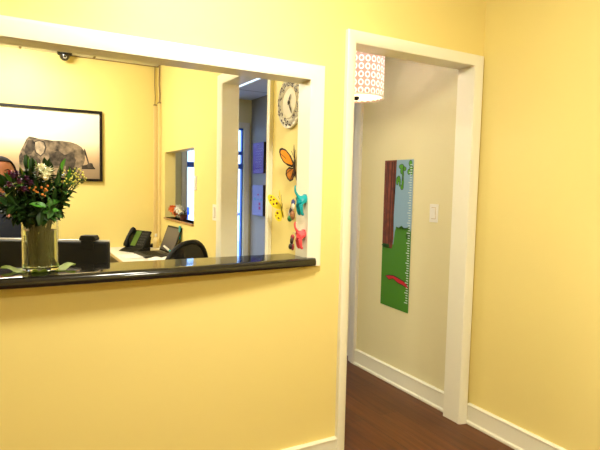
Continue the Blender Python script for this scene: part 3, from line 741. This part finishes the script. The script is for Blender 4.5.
def sillbloom(name, label, loc, mt, r, group):
    t = thing(name, label, 'flower', loc, 0, group)
    m = MB(); m.tube([(0, 0, 0), (0, 0, .05)], .002, 6); m.build('stem', M['stem'], t, True)
    m = MB()
    for k in range(22):
        a = k*2.4; el = 1.4-2.2*k/22; d = Vector((math.cos(a)*math.cos(el), math.sin(a)*math.cos(el), math.sin(el)))
        leaf(m, Vector((0, 0, .055))+d*r*.2, d, Vector((0, 0, 1))+d*.2, r*.9, r*.4, .3)
    m.ball((0, 0, .055), r*.55, 10, 8); m.build('petals', mt, t, True)
def sill_flowers():
    for q in ((SX-.03, 4.79, PZ0+.035), (SX-.01, 4.72, PZ0+.002), (SX-.035, 4.70, PZ0+.035)): sillbloom('orange_flower', 'orange bloom at the far side of the small pot on the pass-through sill', q, opet, .040, 'orange blooms on the sill')
    for q in ((SX-.03, 4.58, PZ0+.045), (SX-.035, 4.50, PZ0+.035)): sillbloom('white_flower', 'white bloom at the near side of the small pot on the pass-through sill', q, wpet, .042, 'white blooms on the sill')

# ------------------------------------------------------------------ office furniture
# side desk
t = thing('side_desk', 'white-topped desk with a beige edge along the office right wall', 'desk', (0, 0, 0))
m = MB(); m.box(.775, XO-.002, 3.95, YO-.002, .735, .752, .002); m.build('desktop', M['desktop'], t)
m = MB(); m.box(.768, .7745, 3.95, YO-.002, .728, .752); m.box(.775, XO-.002, 3.943, 3.9495, .728, .752); m.build('edge_band', M['deskedge'], t)
m = MB(); m.box(.80, .82, 4.0, YO-.02, 0, .734); m.build('side_panel', M['darkwood'], t)
m = MB(); m.box(XO-.03, XO-.012, 4.0, YO-.02, 0, .734); m.build('side_panel', M['darkwood'], t)
# reception desk below counter
t = thing('reception_desk', 'dark reception desk standing behind the counter under the monitor', 'desk', (0, 0, 0))
m = MB(); m.box(-1.4, .62, YB+.005, 2.95, .72, .75, .003); m.build('desktop', M['darkwood'], t)
for x in (-1.4, .59): m = MB(); m.box(x, x+.03, YB+.02, 2.9, 0, .7195); m.build('side_panel', M['darkwood'], t)

# monitor (its back faces the reception)
rz = math.radians(-29.4)
t = thing('monitor', 'black computer monitor seen from behind above the counter, silver upper rim', 'monitor', (.122, 2.613, .75), rz)
m = MB(); m.box(-.30, .30, -.014, .022, .04, .366, .010, seg=3); m.build('back_shell', M['black'], t, True)
m = MB(); m.box(-.296, .296, .012, .030, .042, .3725, .004); m.build('bezel', M['silver'], t)
m = MB(); m.box(-.28, .28, .0305, .032, .06, .355); m.build('screen', M['greyscreen'], t)
m = MB(); m.box(-.05, .05, -.05, -.01, .008, .20, .006); m.build('neck', M['black'], t)
m = MB(); m.box(-.14, .14, -.11, .10, .0, .014, .006); m.build('base', M['black'], t)
t = thing('webcam', 'black webcam clipped on top of the monitor near its right end', 'webcam', (.303, 2.511, 1.1225), rz); t.scale = (.8, .8, .85)
m = MB(); m.prism([(-.044, 0), (.044, 0), (.046, .010), (.036, .026), (-.036, .026), (-.046, .010)], lambda u, v, d: Vector((u, d, v)), -.022, .040); m.build('body', M['black'], t)
m = MB(); m.box(-.035, .035, -.0215, -.0155, -.045, -.001, .001); m.build('clip', M['black'], t)
m = MB(); m.lathe([(0, 0), (.010, 0), (.010, .006), (0, .006)], 16); c = m.build('lens', M['frameblack'], t, True); c.rotation_euler = (-PI/2, 0, 0); c.location = (0, .040, .014)

# desk telephone
t = thing('desk_phone', 'black office telephone with a green display on the side desk', 'telephone', (.985, 4.93, .753), math.radians(-62))
tilt = Matrix.Translation((0, .01, .02)) @ Matrix.Rotation(math.radians(58), 4, 'X')
m = MB(); m.prism([(-.09, 0), (.09, 0), (.09, .03), (-.02, .03)], lambda u, v, d: Vector((d, u, v)), -.10, .13)
m.prism([(.035, .02), (.10, .02), (.12, .13), (.10, .14)], lambda u, v, d: Vector((d, u, v)), -.08, .11); m.build('base', M['black'], t)
m = MB(); m.box(-.115, .135, -.005, .185, 0, .020, .006, mtx=tilt); m.build('body', M['black'], t)
m = MB(); m.box(-.050, .020, .02, .175, .0195, .0225, .001, mtx=tilt); m.build('display', M['greenscreen'], t)
m = MB()
for i in range(4):
    for j in range(5): m.box(.040+i*.021, .055+i*.021, .03+j*.028, .048+j*.028, .0195, .024, .002, mtx=tilt)
m.build('keys', M['key'], t)
m = MB()
pts = [Vector((-.085, .0+i*.021, .034+.022*math.sin(PI*i/9))) for i in range(10)]
m.tube([tilt @ p for p in pts], [.022, .026, .022, .017, .016, .016, .017, .022, .026, .022], 12); m.build('handset', M['black'], t, True)

# laptop, hinge along the wall, screen facing left
t = thing('laptop', 'open black laptop with a grey screen on the side desk', 'laptop', (1.20, 4.58, .753), math.radians(4))
m = MB(); m.box(-.24, 0, -.18, .18, 0, .018, .005); m.build('keyboard_base', M['key'], t)
m = MB()
for i in range(5):
    for j in range(12): m.box(-.205+i*.028, -.181+i*.028, -.155+j*.026, -.133+j*.026, .0175, .0205, .002)
m.build('keys', M['black'], t)
lt = Matrix.Translation((.0, 0, .018)) @ Matrix.Rotation(math.radians(20), 4, 'Y')
m = MB(); m.box(-.004, .006, -.18, .18, 0, .245, .003, mtx=lt); m.build('lid', M['black'], t)
m = MB(); m.box(-.0055, -.0042, -.163, .163, .018, .230, mtx=lt); m.build('screen', M['greyscreen'], t)

m = MB(); m.box(-.13, .05, -.05, .05, 0, .03, .004); o = m.build('network_box', M['black'], None, False, (1.19, 5.17, .753)); tag(o, 'flat black box at the back of the side desk between phone and laptop', 'box')
# spray bottle in the corner
t = thing('bottle', 'small cream bottle standing in the back corner of the side desk', 'bottle', (1.235, 5.09, .753)); t.scale = (.9, .9, .8)
m = MB(); m.lathe([(0, 0), (.03, 0), (.033, .01), (.033, .09), (.026, .115), (.012, .13), (.012, .14), (0, .14)], 20); m.build('bottle', M['raceway'], t, True)
m = MB(); m.lathe([(0, .14), (.014, .14), (.014, .175), (0, .175)], 16); m.build('cap', M['white'], t, True)

# papers and magazine
m = MB(); m.box(-.15, .15, -.12, .12, 0, .006, .0015); o = m.build('paper_stack', M['paper'], None, False, (.96, 4.55, .753)); o.rotation_euler = (0, 0, .2); tag(o, 'loose stack of white paper lying left of the laptop', 'paper')
m = MB(); n = 12
for i in range(n):
    u0, u1 = -.11+.22*i/n, -.11+.22*(i+1)/n
    z = lambda u: .008+.014*math.exp(-((abs(u)-.045)/.04)**2)
    m.prism([(u0, z(u0)-.006), (u1, z(u1)-.006), (u1, z(u1)), (u0, z(u0))], lambda u, v, d: Vector((u, d, v)), -.12, .12)
o = m.build('magazine', M['paper'], None, False, (1.07, 4.20, .752)); o.rotation_euler = (0, 0, -.2); tag(o, 'open white magazine at the near end of the side desk', 'magazine')

# teal tag and pens
m = MB(); m.box(-.006, .006, -.018, .018, 0, .12, .004); o = m.build('teal_bookmark', M['teal'], None, False, (1.282, 4.44, .90)); o.rotation_euler = (.1, 0, 0)
tag(o, 'teal strip standing up behind the laptop corner against the wall', 'strip')
t = thing('pencil_cup', 'dark cup of pens and markers by the near side of the laptop', 'cup', (1.185, 4.12, .753))
m = MB(); m.lathe([(0, 0), (.040, 0), (.043, .06), (.040, .06), (.037, .006), (0, .006)], 20); m.build('cup', M['black'], t, True)
for (nm, lab, dx, dy, mt, mc) in (('teal_marker', 'teal marker with a pale cap leaning left out of the pencil cup', -.13, .07, M['teal'], M['white']),
                          ('yellow_marker', 'lime yellow marker leaning in the pencil cup', -.03, -.03, M['leaflime'], M['leaflime']),
                          ('orange_pen', 'orange pen standing in the pencil cup', .02, .01, M['orange'], M['white'])):
    t = thing(nm, lab, 'pen', (1.205, 4.11, .762))
    d = Vector((dx, dy, .12))
    m = MB(); m.tube([(0, 0, 0), d*.7], .0075, 10); m.build('barrel', mt, t, True)
    m = MB(); m.tube([d*.7, d], [.0085, .008], 10); m.build('cap', mc, t, True)

# office chair
t = thing('office_chair', 'black mesh-back office chair in front of the side desk', 'chair', (.965, 3.66, 0), math.radians(28))
# local: backrest at -y side faces +y
m = MB(); pts = []
for i in range(25):
    a = math.radians(-40+260*i/24); pts.append((.20*math.cos(a), -.20-.05*(1-abs(math.cos(a))), .80+.19*math.sin(a)))
m.tube(pts, .017, 10, True); m.tube([pts[0], (0, -.21, .655), pts[-1]], .016, 10); m.build('back_frame', M['black'], t, True)
m = MB(); rr = []
for i in range(32):
    a = 2*PI*i/32; rr.append((.195*math.cos(a), -.205-.045*(1-abs(math.cos(a))), .80+(.185 if math.sin(a) > 0 else .13)*math.sin(a)))
c = m.bm.verts.new((0, -.235, .80)); vs = [m.bm.verts.new(p) for p in rr]; c2 = m.bm.verts.new((0, -.229, .80)); vs2 = [m.bm.verts.new((p[0], p[1]+.006, p[2])) for p in rr]
for i in range(32):
    j = (i+1) % 32; m.bm.faces.new((c, vs[i], vs[j])); m.bm.faces.new((c2, vs2[j], vs2[i])); m.bm.faces.new((vs[i], vs2[i], vs2[j], vs[j]))
m.build('mesh_panel', M['openmesh'], t, True)
m = MB(); m.box(-.22, .22, -.20, .22, .44, .50, .025, seg=3); m.build('seat', M['blackmesh'], t, True)
m = MB(); m.tube([(0, -.05, .43), (0, -.22, .44), (0, -.26, .55), (0, -.235, .70)], .022, 10); m.build('back_post', M['black'], t, True)
for sx in (-1, 1):
    m = MB(); m.tube([(sx*.20, 0, .44), (sx*.26, 0, .46), (sx*.265, 0, .64)], .014, 8); m.box(sx*.265-.03, sx*.265+.03, -.11, .12, .64, .665, .010); m.build('armrest', M['black'], t, True)
m = MB(); m.tube([(0, 0, .10), (0, 0, .44)], .025, 12); m.build('pillar', M['black'], t, True)
for k in range(5):
    a = 2*PI*k/5+.3; m = MB(); m.tube([(0, 0, .10), (.26*math.cos(a), .26*math.sin(a), .075)], [.025, .015], 8); lg = m.build('leg', M['black'], t, True)
    m = MB(); cx, cy = .26*math.cos(a), .26*math.sin(a); m.tube([(cx-.02*math.sin(a), cy+.02*math.cos(a), .028), (cx+.02*math.sin(a), cy-.02*math.cos(a), .028)], .028, 14); m.tube([(cx, cy, .05), (cx, cy, .075)], .008, 6); m.build('caster', M['black'], lg, True)

# ------------------------------------------------------------------ person behind the monitor
t = thing('person', 'person with black hair in navy clothes standing behind the monitor and flowers', 'person', (-.055, 3.22, -.002), math.radians(6))
# local: faces -y; floor at 0; height 1.52
Vn = []; En = []; Rn = []
def nv(p, r, par=None):
    Vn.append(p); Rn.append(r); i = len(Vn)-1
    if par is not None: En.append((par, i))
    return i
pel = nv((0, .02, .83), (.125, .10)); w_ = nv((0, .01, .98), (.105, .085), pel); ch = nv((0, 0, 1.14), (.125, .095), w_); us = nv((0, .01, 1.280), (.10, .07), ch)
nk = nv((0, .005, 1.335), .055, us); nk2 = nv((0, -.004, 1.385), .052, nk)
hands = []
for s in (-1, 1):
    sh_ = nv((s*.138, .01, 1.280), .050, us); el = nv((s*.195, -.02, 1.00), .036, sh_); wr = nv((s*.13, -.235, .905), .024, el); pm = nv((s*.115, -.285, .895), .026, wr); hands.append((s, pm))
    hp = nv((s*.085, .02, .80), .085, pel); kn = nv((s*.09, .01, .45), .055, hp); an = nv((s*.095, .03, .08), .036, kn); ft = nv((s*.105, -.09, .035), .033, an); nv((s*.11, -.15, .028), .026, ft)
me = skinned(Vn, En, Rn, 2, 0)
# join head, nose, ears, fingers with a voxel remesh so the body is one surface
bm = bmesh.new(); bm.from_mesh(me)
mb = MB(); mb.bm.free(); mb.bm = bm
mb.ball((0, -.008, 1.475), (.076, .090, .097), 24, 18)
mb.ball((0, -.030, 1.425), (.060, .064, .064), 20, 14)
mb.ball((0, -.105, 1.452), (.012, .016, .016), 10, 8); mb.tube([(0, -.086, 1.49), (0, -.106, 1.455)], [.007, .011], 8)
mb.ball((0, -.080, 1.380), (.024, .018, .016), 10, 8)
for s in (-1, 1):
    mb.ball((s*.078, .0, 1.462), (.010, .018, .030), 10, 8)
    mb.ball((s*.030, -.082, 1.497), (.020, .010, .006), 10, 6)
    mb.ball((s*.036, -.072, 1.44), (.020, .016, .020), 10, 6)
for s, pm in hands:
    b = Vector(Vn[pm])
    for k, (off, ln) in enumerate(((-.021, .062), (-.007, .072), (.007, .068), (.020, .054))):
        p0 = b+Vector((off, -.012, .0)); p1 = p0+Vector((off*.15, -ln*.42, .006)); p2 = p1+Vector((0, -ln*.33, -.008)); p3 = p2+Vector((0, -ln*.2, -.014))
        mb.tube([p0, p1, p2, p3], [.0095, .0085, .008, .0065], 8)
    q0 = b+Vector((-s*.020, .012, -.002)); mb.tube([q0, q0+Vector((-s*.020, -.020, -.006)), q0+Vector((-s*.026, -.042, -.012))], [.011, .009, .0075], 8)
me2 = bpy.data.meshes.new('body'); bm.to_mesh(me2); bm.free()
tmp = bpy.data.objects.new('tmp', me2); COL.objects.link(tmp)
rm = tmp.modifiers.new('r', 'REMESH'); rm.mode = 'VOXEL'; rm.voxel_size = .0065
smm = tmp.modifiers.new('s', 'SMOOTH'); smm.factor = .5; smm.iterations = 3
dg = bpy.context.evaluated_depsgraph_get(); bmesh_res = bpy.data.meshes.new_from_object(tmp.evaluated_get(dg)); bpy.data.objects.remove(tmp)
for p in bmesh_res.polygons: p.use_smooth = True
link_mesh('body', bmesh_res, M['skin'], t); t.scale = (.965, .965, .960)
# clothes
V2, E2, R2 = [], [], []
def nv2(p, r, par=None):
    V2.append(p); R2.append(r); i = len(V2)-1
    if par is not None: E2.append((par, i))
    return i
a = nv2((0, .02, .76), (.155, .125)); b_ = nv2((0, .01, .96), (.128, .106), a); c_ = nv2((0, 0, 1.14), (.146, .114), b_); d_ = nv2((0, .01, 1.288), (.112, .082), c_); nv2((0, .008, 1.325), (.066, .060), d_)
for s in (-1, 1):
    e_ = nv2((s*.140, .01, 1.284), .060, d_); f_ = nv2((s*.172, -.005, 1.14), .054, e_); g_ = nv2((s*.197, -.02, 1.00), .050, f_); nv2((s*.150, -.16, .935), .040, g_)
link_mesh('top', skinned(V2, E2, R2, 2, 0), M['navy'], t)
V2, E2, R2 = [], [], []
a = nv2((0, .02, .82), (.145, .115))
for s in (-1, 1):
    h_ = nv2((s*.088, .02, .74), .096, a); k_ = nv2((s*.092, .01, .45), .074, h_); nv2((s*.096, .03, .10), .060, k_)
link_mesh('trousers', skinned(V2, E2, R2, 2, 0), M['navy'], t)
for s in (-1, 1):
    m = MB(); m.ball((s*.105, -.06, .034), (.044, .135, .045), 16, 10); m.build('shoe', M['black'], t, True)
    m = MB(); m.ball((s*.029, -.0835, 1.478), (.0125, .008, .0060), 12, 8); ey = m.build('eye', M['eye'], t, True)
    m = MB(); m.ball((s*.029, -.0907, 1.478), (.0052, .0022, .0048), 10, 6); m.build('iris', M['iris'], ey, True)
    m = MB(); m.tube([(s*.014, -.0925, 1.503), (s*.03, -.0925, 1.508), (s*.046, -.084, 1.501)], [.002, .0035, .0015], 6); m.build('eyebrow', M['hair'], t, True)
m = MB(); m.ball((0, -.0905, 1.415), (.024, .008, .006), 14, 8); m.build('lips', M['lip'], t, True)
# hair: cap over the skull, hairline high on the forehead, tied back
m = MB(); res = m.ball((0, .004, 1.485), (.084, .097, .100), 32, 24)
kill = [v for v in m.bm.verts if (v.co.y < -.030 and v.co.z < 1.548) or v.co.z < 1.42 or (v.co.y < .0 and v.co.z < 1.49)]
bmesh.ops.delete(m.bm, geom=kill, context='VERTS')
r_ = bmesh.ops.solidify(m.bm, geom=list(m.bm.faces), thickness=.008)
m.ball((0, .11, 1.47), (.040, .038, .042), 16, 12)
m.build('hair', M['hair'], t, True)

# ------------------------------------------------------------------ vase and bouquet
VX, VY = .090, 2.150
VR, VH = .063, .208
t = thing('glass_vase', 'clear glass cylinder vase of water holding the flowers on the counter', 'vase', (VX, VY, CT+.004))
m = MB(); m.lathe([(0, 0), (VR-.003, 0), (VR, .003), (VR, VH-.002), (VR-.002, VH), (VR-.004, VH-.002), (VR-.004, .012), (VR-.008, .009), (0, .009)], 48); m.build('glass', M['glass'], t, True)
m = MB(); m.lathe([(0, .0095), (VR-.0085, .0095), (VR-.0045, .0125), (VR-.0045, .150), (0, .150)], 48); m.build('water', M['water'], t, True)
# frame: a to the right as seen from the reception, b towards the viewer side, h up
AR = Vector((.999, -.04, 0))*.88; BK = Vector((-.04, -.999, 0)); U = .0038
def bq(a, h, b=0): return Vector((VX, VY, CT))+AR*(a*U)+BK*(b*U)+Vector((0, 0, h*U))
def leaf(mb, base, d, nrm, L_, w, curl=.15):
    d = d.normalized(); sd = d.cross(nrm); sd = sd.normalized() if sd.length > 1e-5 else Vector((1, 0, 0)); nn = sd.cross(d).normalized()
    rows = []
    for i in range(6):
        q = i/5; ww = w*math.sin(PI*min(1, q*.92+.06))**.8*(1-.25*q)
        if i == 5: ww = 0.0004
        c = base+d*L_*q-nn*curl*L_*q*q
        rows.append([mb.bm.verts.new(c-sd*ww+nn*ww*.35), mb.bm.verts.new(c), mb.bm.verts.new(c+sd*ww+nn*ww*.35)])
    fs = []
    for r0, r1 in zip(rows, rows[1:]):
        for k in range(2): fs.append(mb.bm.faces.new((r0[k], r0[k+1], r1[k+1], r1[k])))
    mb._tag(fs)
sill_flowers()
def stem_pts(tip, seed):
    rnd = random.Random(seed); a = rnd.uniform(0, 2*PI); rr = rnd.uniform(.005, VR-.020)
    base = Vector((VX+rr*math.cos(a), VY+rr*math.sin(a), CT+.018))
    out = Vector((tip.x-VX, tip.y-VY, 0)); k = min(1, (VR-.020)/max(out.length, 1e-4))
    mid = Vector((VX, VY, CT+VH))+out*k*(.95)
    if (tip-mid).length < .02: mid = Vector((VX, VY, CT+VH*.8))
    pts = []
    for i in range(9):
        q = i/8; pts.append(base.lerp(mid, q*2) if q < .5 else mid.lerp(tip, (q-.5)*2))
    # soften the bend
    pts[4] = (pts[3]+pts[4]*2+pts[5])/4
    return pts
BQ = 'flowers and greenery in the glass vase'
def leafy(tip, seed, mt, nleaf, L0, w0, label):
    rnd = random.Random(seed); pts = stem_pts(tip, seed); o0 = pts[0]
    t = thing('leafy_stem', label, 'leafy stem', o0, 0, 'leafy stems in the vase')
    m = MB(); m.tube([p-o0 for p in pts], .0018, 6); m.build('stem', M['stem'], t, True)
    m = MB()
    for i in range(nleaf):
        q = .56+.44*(i+.5)/nleaf; f = q*8; k = min(7, int(f)); p = pts[k].lerp(pts[k+1], f-k)
        ax = (pts[8]-pts[5]).normalized(); a = i*2.4+rnd.uniform(-.4, .4)
        o1 = ax.orthogonal().normalized(); o2 = ax.cross(o1); d = ax*rnd.uniform(.15, .9)+(o1*math.cos(a)+o2*math.sin(a))
        leaf(m, p-o0, d, ax+Vector((0, 0, .3)), L0*rnd.uniform(.75, 1.15), w0*rnd.uniform(.8, 1.15), rnd.uniform(.05, .35))
    leaf(m, pts[8]-o0, (pts[8]-pts[6])+Vector((0, 0, .01)), Vector((rnd.uniform(-1, 1), rnd.uniform(-1, 1), .4)), L0, w0, .1)
    m.build('leaves', mt, t)
rnd = random.Random(21); n = 0
DK = 'dark green leafy stem in the bouquet on the counter'
for ring, cnt in ((0, 10), (1, 16), (2, 17)):
    for k in range(cnt):
        ph = 2*PI*(k+.5*ring)/cnt+rnd.uniform(-.2, .2)
        rad = (14, 30, 43)[ring]*rnd.uniform(.85, 1.08); h = (94, 82, 64)[ring]*rnd.uniform(.93, 1.07)
        a = rad*math.cos(ph)-3; b = rad*math.sin(ph)*.72
        if a > 20: h += (a-20)*1.5; a *= .80
        if a < -20: a *= 1.12
        leafy(bq(a, h, b), 100+n, M['leafdark'] if rnd.random() < .84 else M['leafmid'], 9, .052, .0135, DK); n += 1
# drooping low collar of leaves
for k in range(11):
    ph = 2*PI*k/11+.2; a = 22*math.cos(ph)-5; b = 20*math.sin(ph)
    leafy(bq(a, 57+rnd.uniform(-3, 4), b), 300+k, M['leafdark'], 7, .046, .013, 'dark green leafy stem in the bouquet on the counter')
for k in range(14):
    leafy(bq(-30+k*4.3, rnd.uniform(62, 84), rnd.uniform(8, 24)), 400+k, M['leafdark'], 9, .044, .012, DK)
# brighter pointed leaves
for i, (a, h, b) in enumerate(((-10, 100, 10), (-3, 98, 14), (23, 100, 6), (27, 92, 12), (-38, 84, 16), (-27, 86, 22), (7, 66, 34), (-40, 72, 20))):
    leafy(bq(a, h, b), 500+i, M['leafbright'], 3, .046, .013, 'stem of bright green pointed leaves in the bouquet on the counter')
for i, (a, h, b) in enumerate(((-16, 94, 22), (-38, 78, 27))):
    leafy(bq(a, h, b), 540+i, M['leaflime'], 2, .04, .010, 'stem of lime green leaves among the purple blooms of the bouquet')
def flower(name, label, tip, seed, head, group):
    pts = stem_pts(tip, seed); o0 = pts[0]
    t = thing(name, label, 'flower', o0, 0, group)
    m = MB(); m.tube([p-o0 for p in pts], .0018, 6); m.build('stem', M['stem'], t, True)
    head(t, tip-o0)
def ruffle(mt, r, nm='petals', n=18, squash=1.0):
    def f(t, c):
        m = MB(); rd = random.Random(int(abs(c.x+c.z)*99991))
        for k in range(n):
            a = k*2.4; el = 1.35-1.5*k/n
            d = Vector((math.cos(a)*math.cos(el), math.sin(a)*math.cos(el), math.sin(el)*squash))
            leaf(m, c+d*r*.15, d, Vector((0, 0, 1))+d*.2, r*rd.uniform(.8, 1.1), r*.34, .25)
        m.ball(c, r*.42, 10, 8); m.build(nm, mt, t, True)
    return f
def cluster(mt, r, rb, nm='blooms', n=10):
    def f(t, c):
        m = MB(); rd = random.Random(int(abs(c.x*3+c.z)*99991))
        for k in range(n):
            a = k*2.4; q = (k+.5)/n; el = math.acos(1-1.5*q); d = Vector((math.sin(el)*math.cos(a), math.sin(el)*math.sin(a), math.cos(el)))
            p = c+d*r*rd.uniform(.75, 1.15); m.ball(p, rb*rd.uniform(.8, 1.2), 8, 6)
        m.build(nm, mt, t, True)
        m = MB()
        for k in range(n):
            a = k*2.4; q = (k+.5)/n; el = math.acos(1-1.5*q); d = Vector((math.sin(el)*math.cos(a), math.sin(el)*math.sin(a), math.cos(el)))
            m.tube([c-Vector((0, 0, r)), c+d*r], .0008, 5)
        m.build('sprig', M['stem'], t)
    return f
for i, (a, h, b) in enumerate(((2, 99, 20), (8, 96, 24), (6, 92, 28))):
    flower('white_flower', 'ruffled creamy white bloom at the top centre of the bouquet', bq(a, h, b), 700+i, ruffle(M['petalwhite'], .026), 'white blooms of the bouquet')
for i, (a, h, b) in enumerate(((-25, 92, 20), (-19, 87, 26), (-12, 90, 22), (-9, 86, 27), (-15, 80, 30), (-28, 84, 28), (-37, 74, 24), (-22, 94, 12))):
    flower('purple_flower', 'small dark purple bloom left of the white blooms in the bouquet', bq(a, h, b), 720+i, ruffle(M['petalpurple'], .017, n=14), 'purple blooms of the bouquet')
flower('red_flower', 'small dark red bloom at the upper left of the bouquet', bq(-28, 95, 16), 740, ruffle(M['petalred'], .014, n=12), None)
for i, (a, h, b) in enumerate(((-6, 80, 30), (2, 76, 33), (5, 81, 32))):
    flower('berry_sprig', 'sprig of orange berries below the white blooms of the bouquet', bq(a, h, b), 750+i, cluster(M['berry'], .016, .0042, 'berries', 4), 'orange berry sprigs of the bouquet')
for i, (a, h, b) in enumerate(((28, 96, 10), (34, 93, 14), (39, 98, 6), (43, 92, 8), (34, 86, 16), (29, 88, 20))):
    flower('button_flower_sprig', 'sprig of small yellow button flowers at the right side of the bouquet', bq(a, h, b), 760+i, cluster(M['button'], .019, .0034, 'buttons', 9), 'yellow button sprigs of the bouquet')
for i, (a, h, b) in enumerate(((-38, 68, 26), (-29, 56, 30))):
    flower('pink_flower', 'small peach pink bloom low at the left of the bouquet', bq(a, h, b), 780+i, ruffle(M['petalpink'], .010, n=9), 'pink blooms of the bouquet')
# large pale leaves under the vase
for i, (a, b, rot, L_, w, lab) in enumerate(((-4, -2, PI-.1, .118, .050, 'large lime green leaf lying under the vase, pointing left'),
                                      (3, -2, .10, .112, .058, 'large lime green leaf lying under the vase, pointing right'),
                                      (0, 4, -1.65, .095, .028, 'large lime green leaf lying under the vase, pointing to the front edge'))):
    m = MB(); c = bq(a, 0, b); rows = []
    for j in range(11):
        q = j/10; ww = w*math.sin(PI*min(.98, q*.9+.08))**.7; zz = .0015+.045*max(0, q-.45)**1.5*(1+.25*math.sin(q*11))
        x = L_*q
        rows.append([(x, -ww, zz+.006*math.sin(q*9)*q), (x, -ww*.5, zz), (x, 0, zz*.6+.0008), (x, ww*.5, zz), (x, ww, zz+.007*math.cos(q*8)*q)])
    va = [[m.bm.verts.new((p[0], p[1], max(.0012, p[2]))) for p in r] for r in rows]
    for r0, r1 in zip(va, va[1:]):
        for k in range(4): m.bm.faces.new((r0[k], r0[k+1], r1[k+1], r1[k]))
    bmesh.ops.solidify(m.bm, geom=list(m.bm.faces), thickness=.0008)
    for v in m.bm.verts: v.co.z = max(v.co.z, .0003)
    o = m.build('large_leaf', M['leaflime'], None, True, (c.x, c.y, CT+.0002+i*.0009))
    o.rotation_euler = (0, 0, rot+math.atan2(AR.y, AR.x)); tag(o, lab, 'leaf')

# ------------------------------------------------------------------ world
w = bpy.data.worlds.new('World'); scene.world = w; w.use_nodes = True; nt = w.node_tree
bg = nt.nodes['Background']; bg.inputs['Color'].default_value = (.36, .60, 1.0, 1); bg.inputs['Strength'].default_value = 1.2

# ------------------------------------------------------------------ camera
Y_, P_, R_0, F_ = .512937934, -.0752214712, -.0218914244, 512.0
f = Vector((math.sin(Y_)*math.cos(P_), math.cos(Y_)*math.cos(P_), math.sin(P_))); ri = Vector((math.cos(Y_), -math.sin(Y_), 0)); dn = f.cross(ri)
c, s = math.cos(R_0), math.sin(R_0); r2 = ri*c+dn*s; d2_ = -ri*s+dn*c
cam = bpy.data.cameras.new('camera'); co = bpy.data.objects.new('camera', cam); COL.objects.link(co)
mx = Matrix((r2, -d2_, -f)).transposed().to_4x4(); mx.translation = Vector((0, 0, 1.39)); co.matrix_world = mx
cam.sensor_width = 36; cam.sensor_fit = 'HORIZONTAL'; cam.lens = F_/600*36; cam.clip_start = .05
scene.camera = co
scene.view_settings.view_transform = 'Standard'; scene.view_settings.look = 'None'; scene.view_settings.gamma = 1
scene.view_settings.use_curve_mapping = False; scene.view_settings.exposure = 1.6
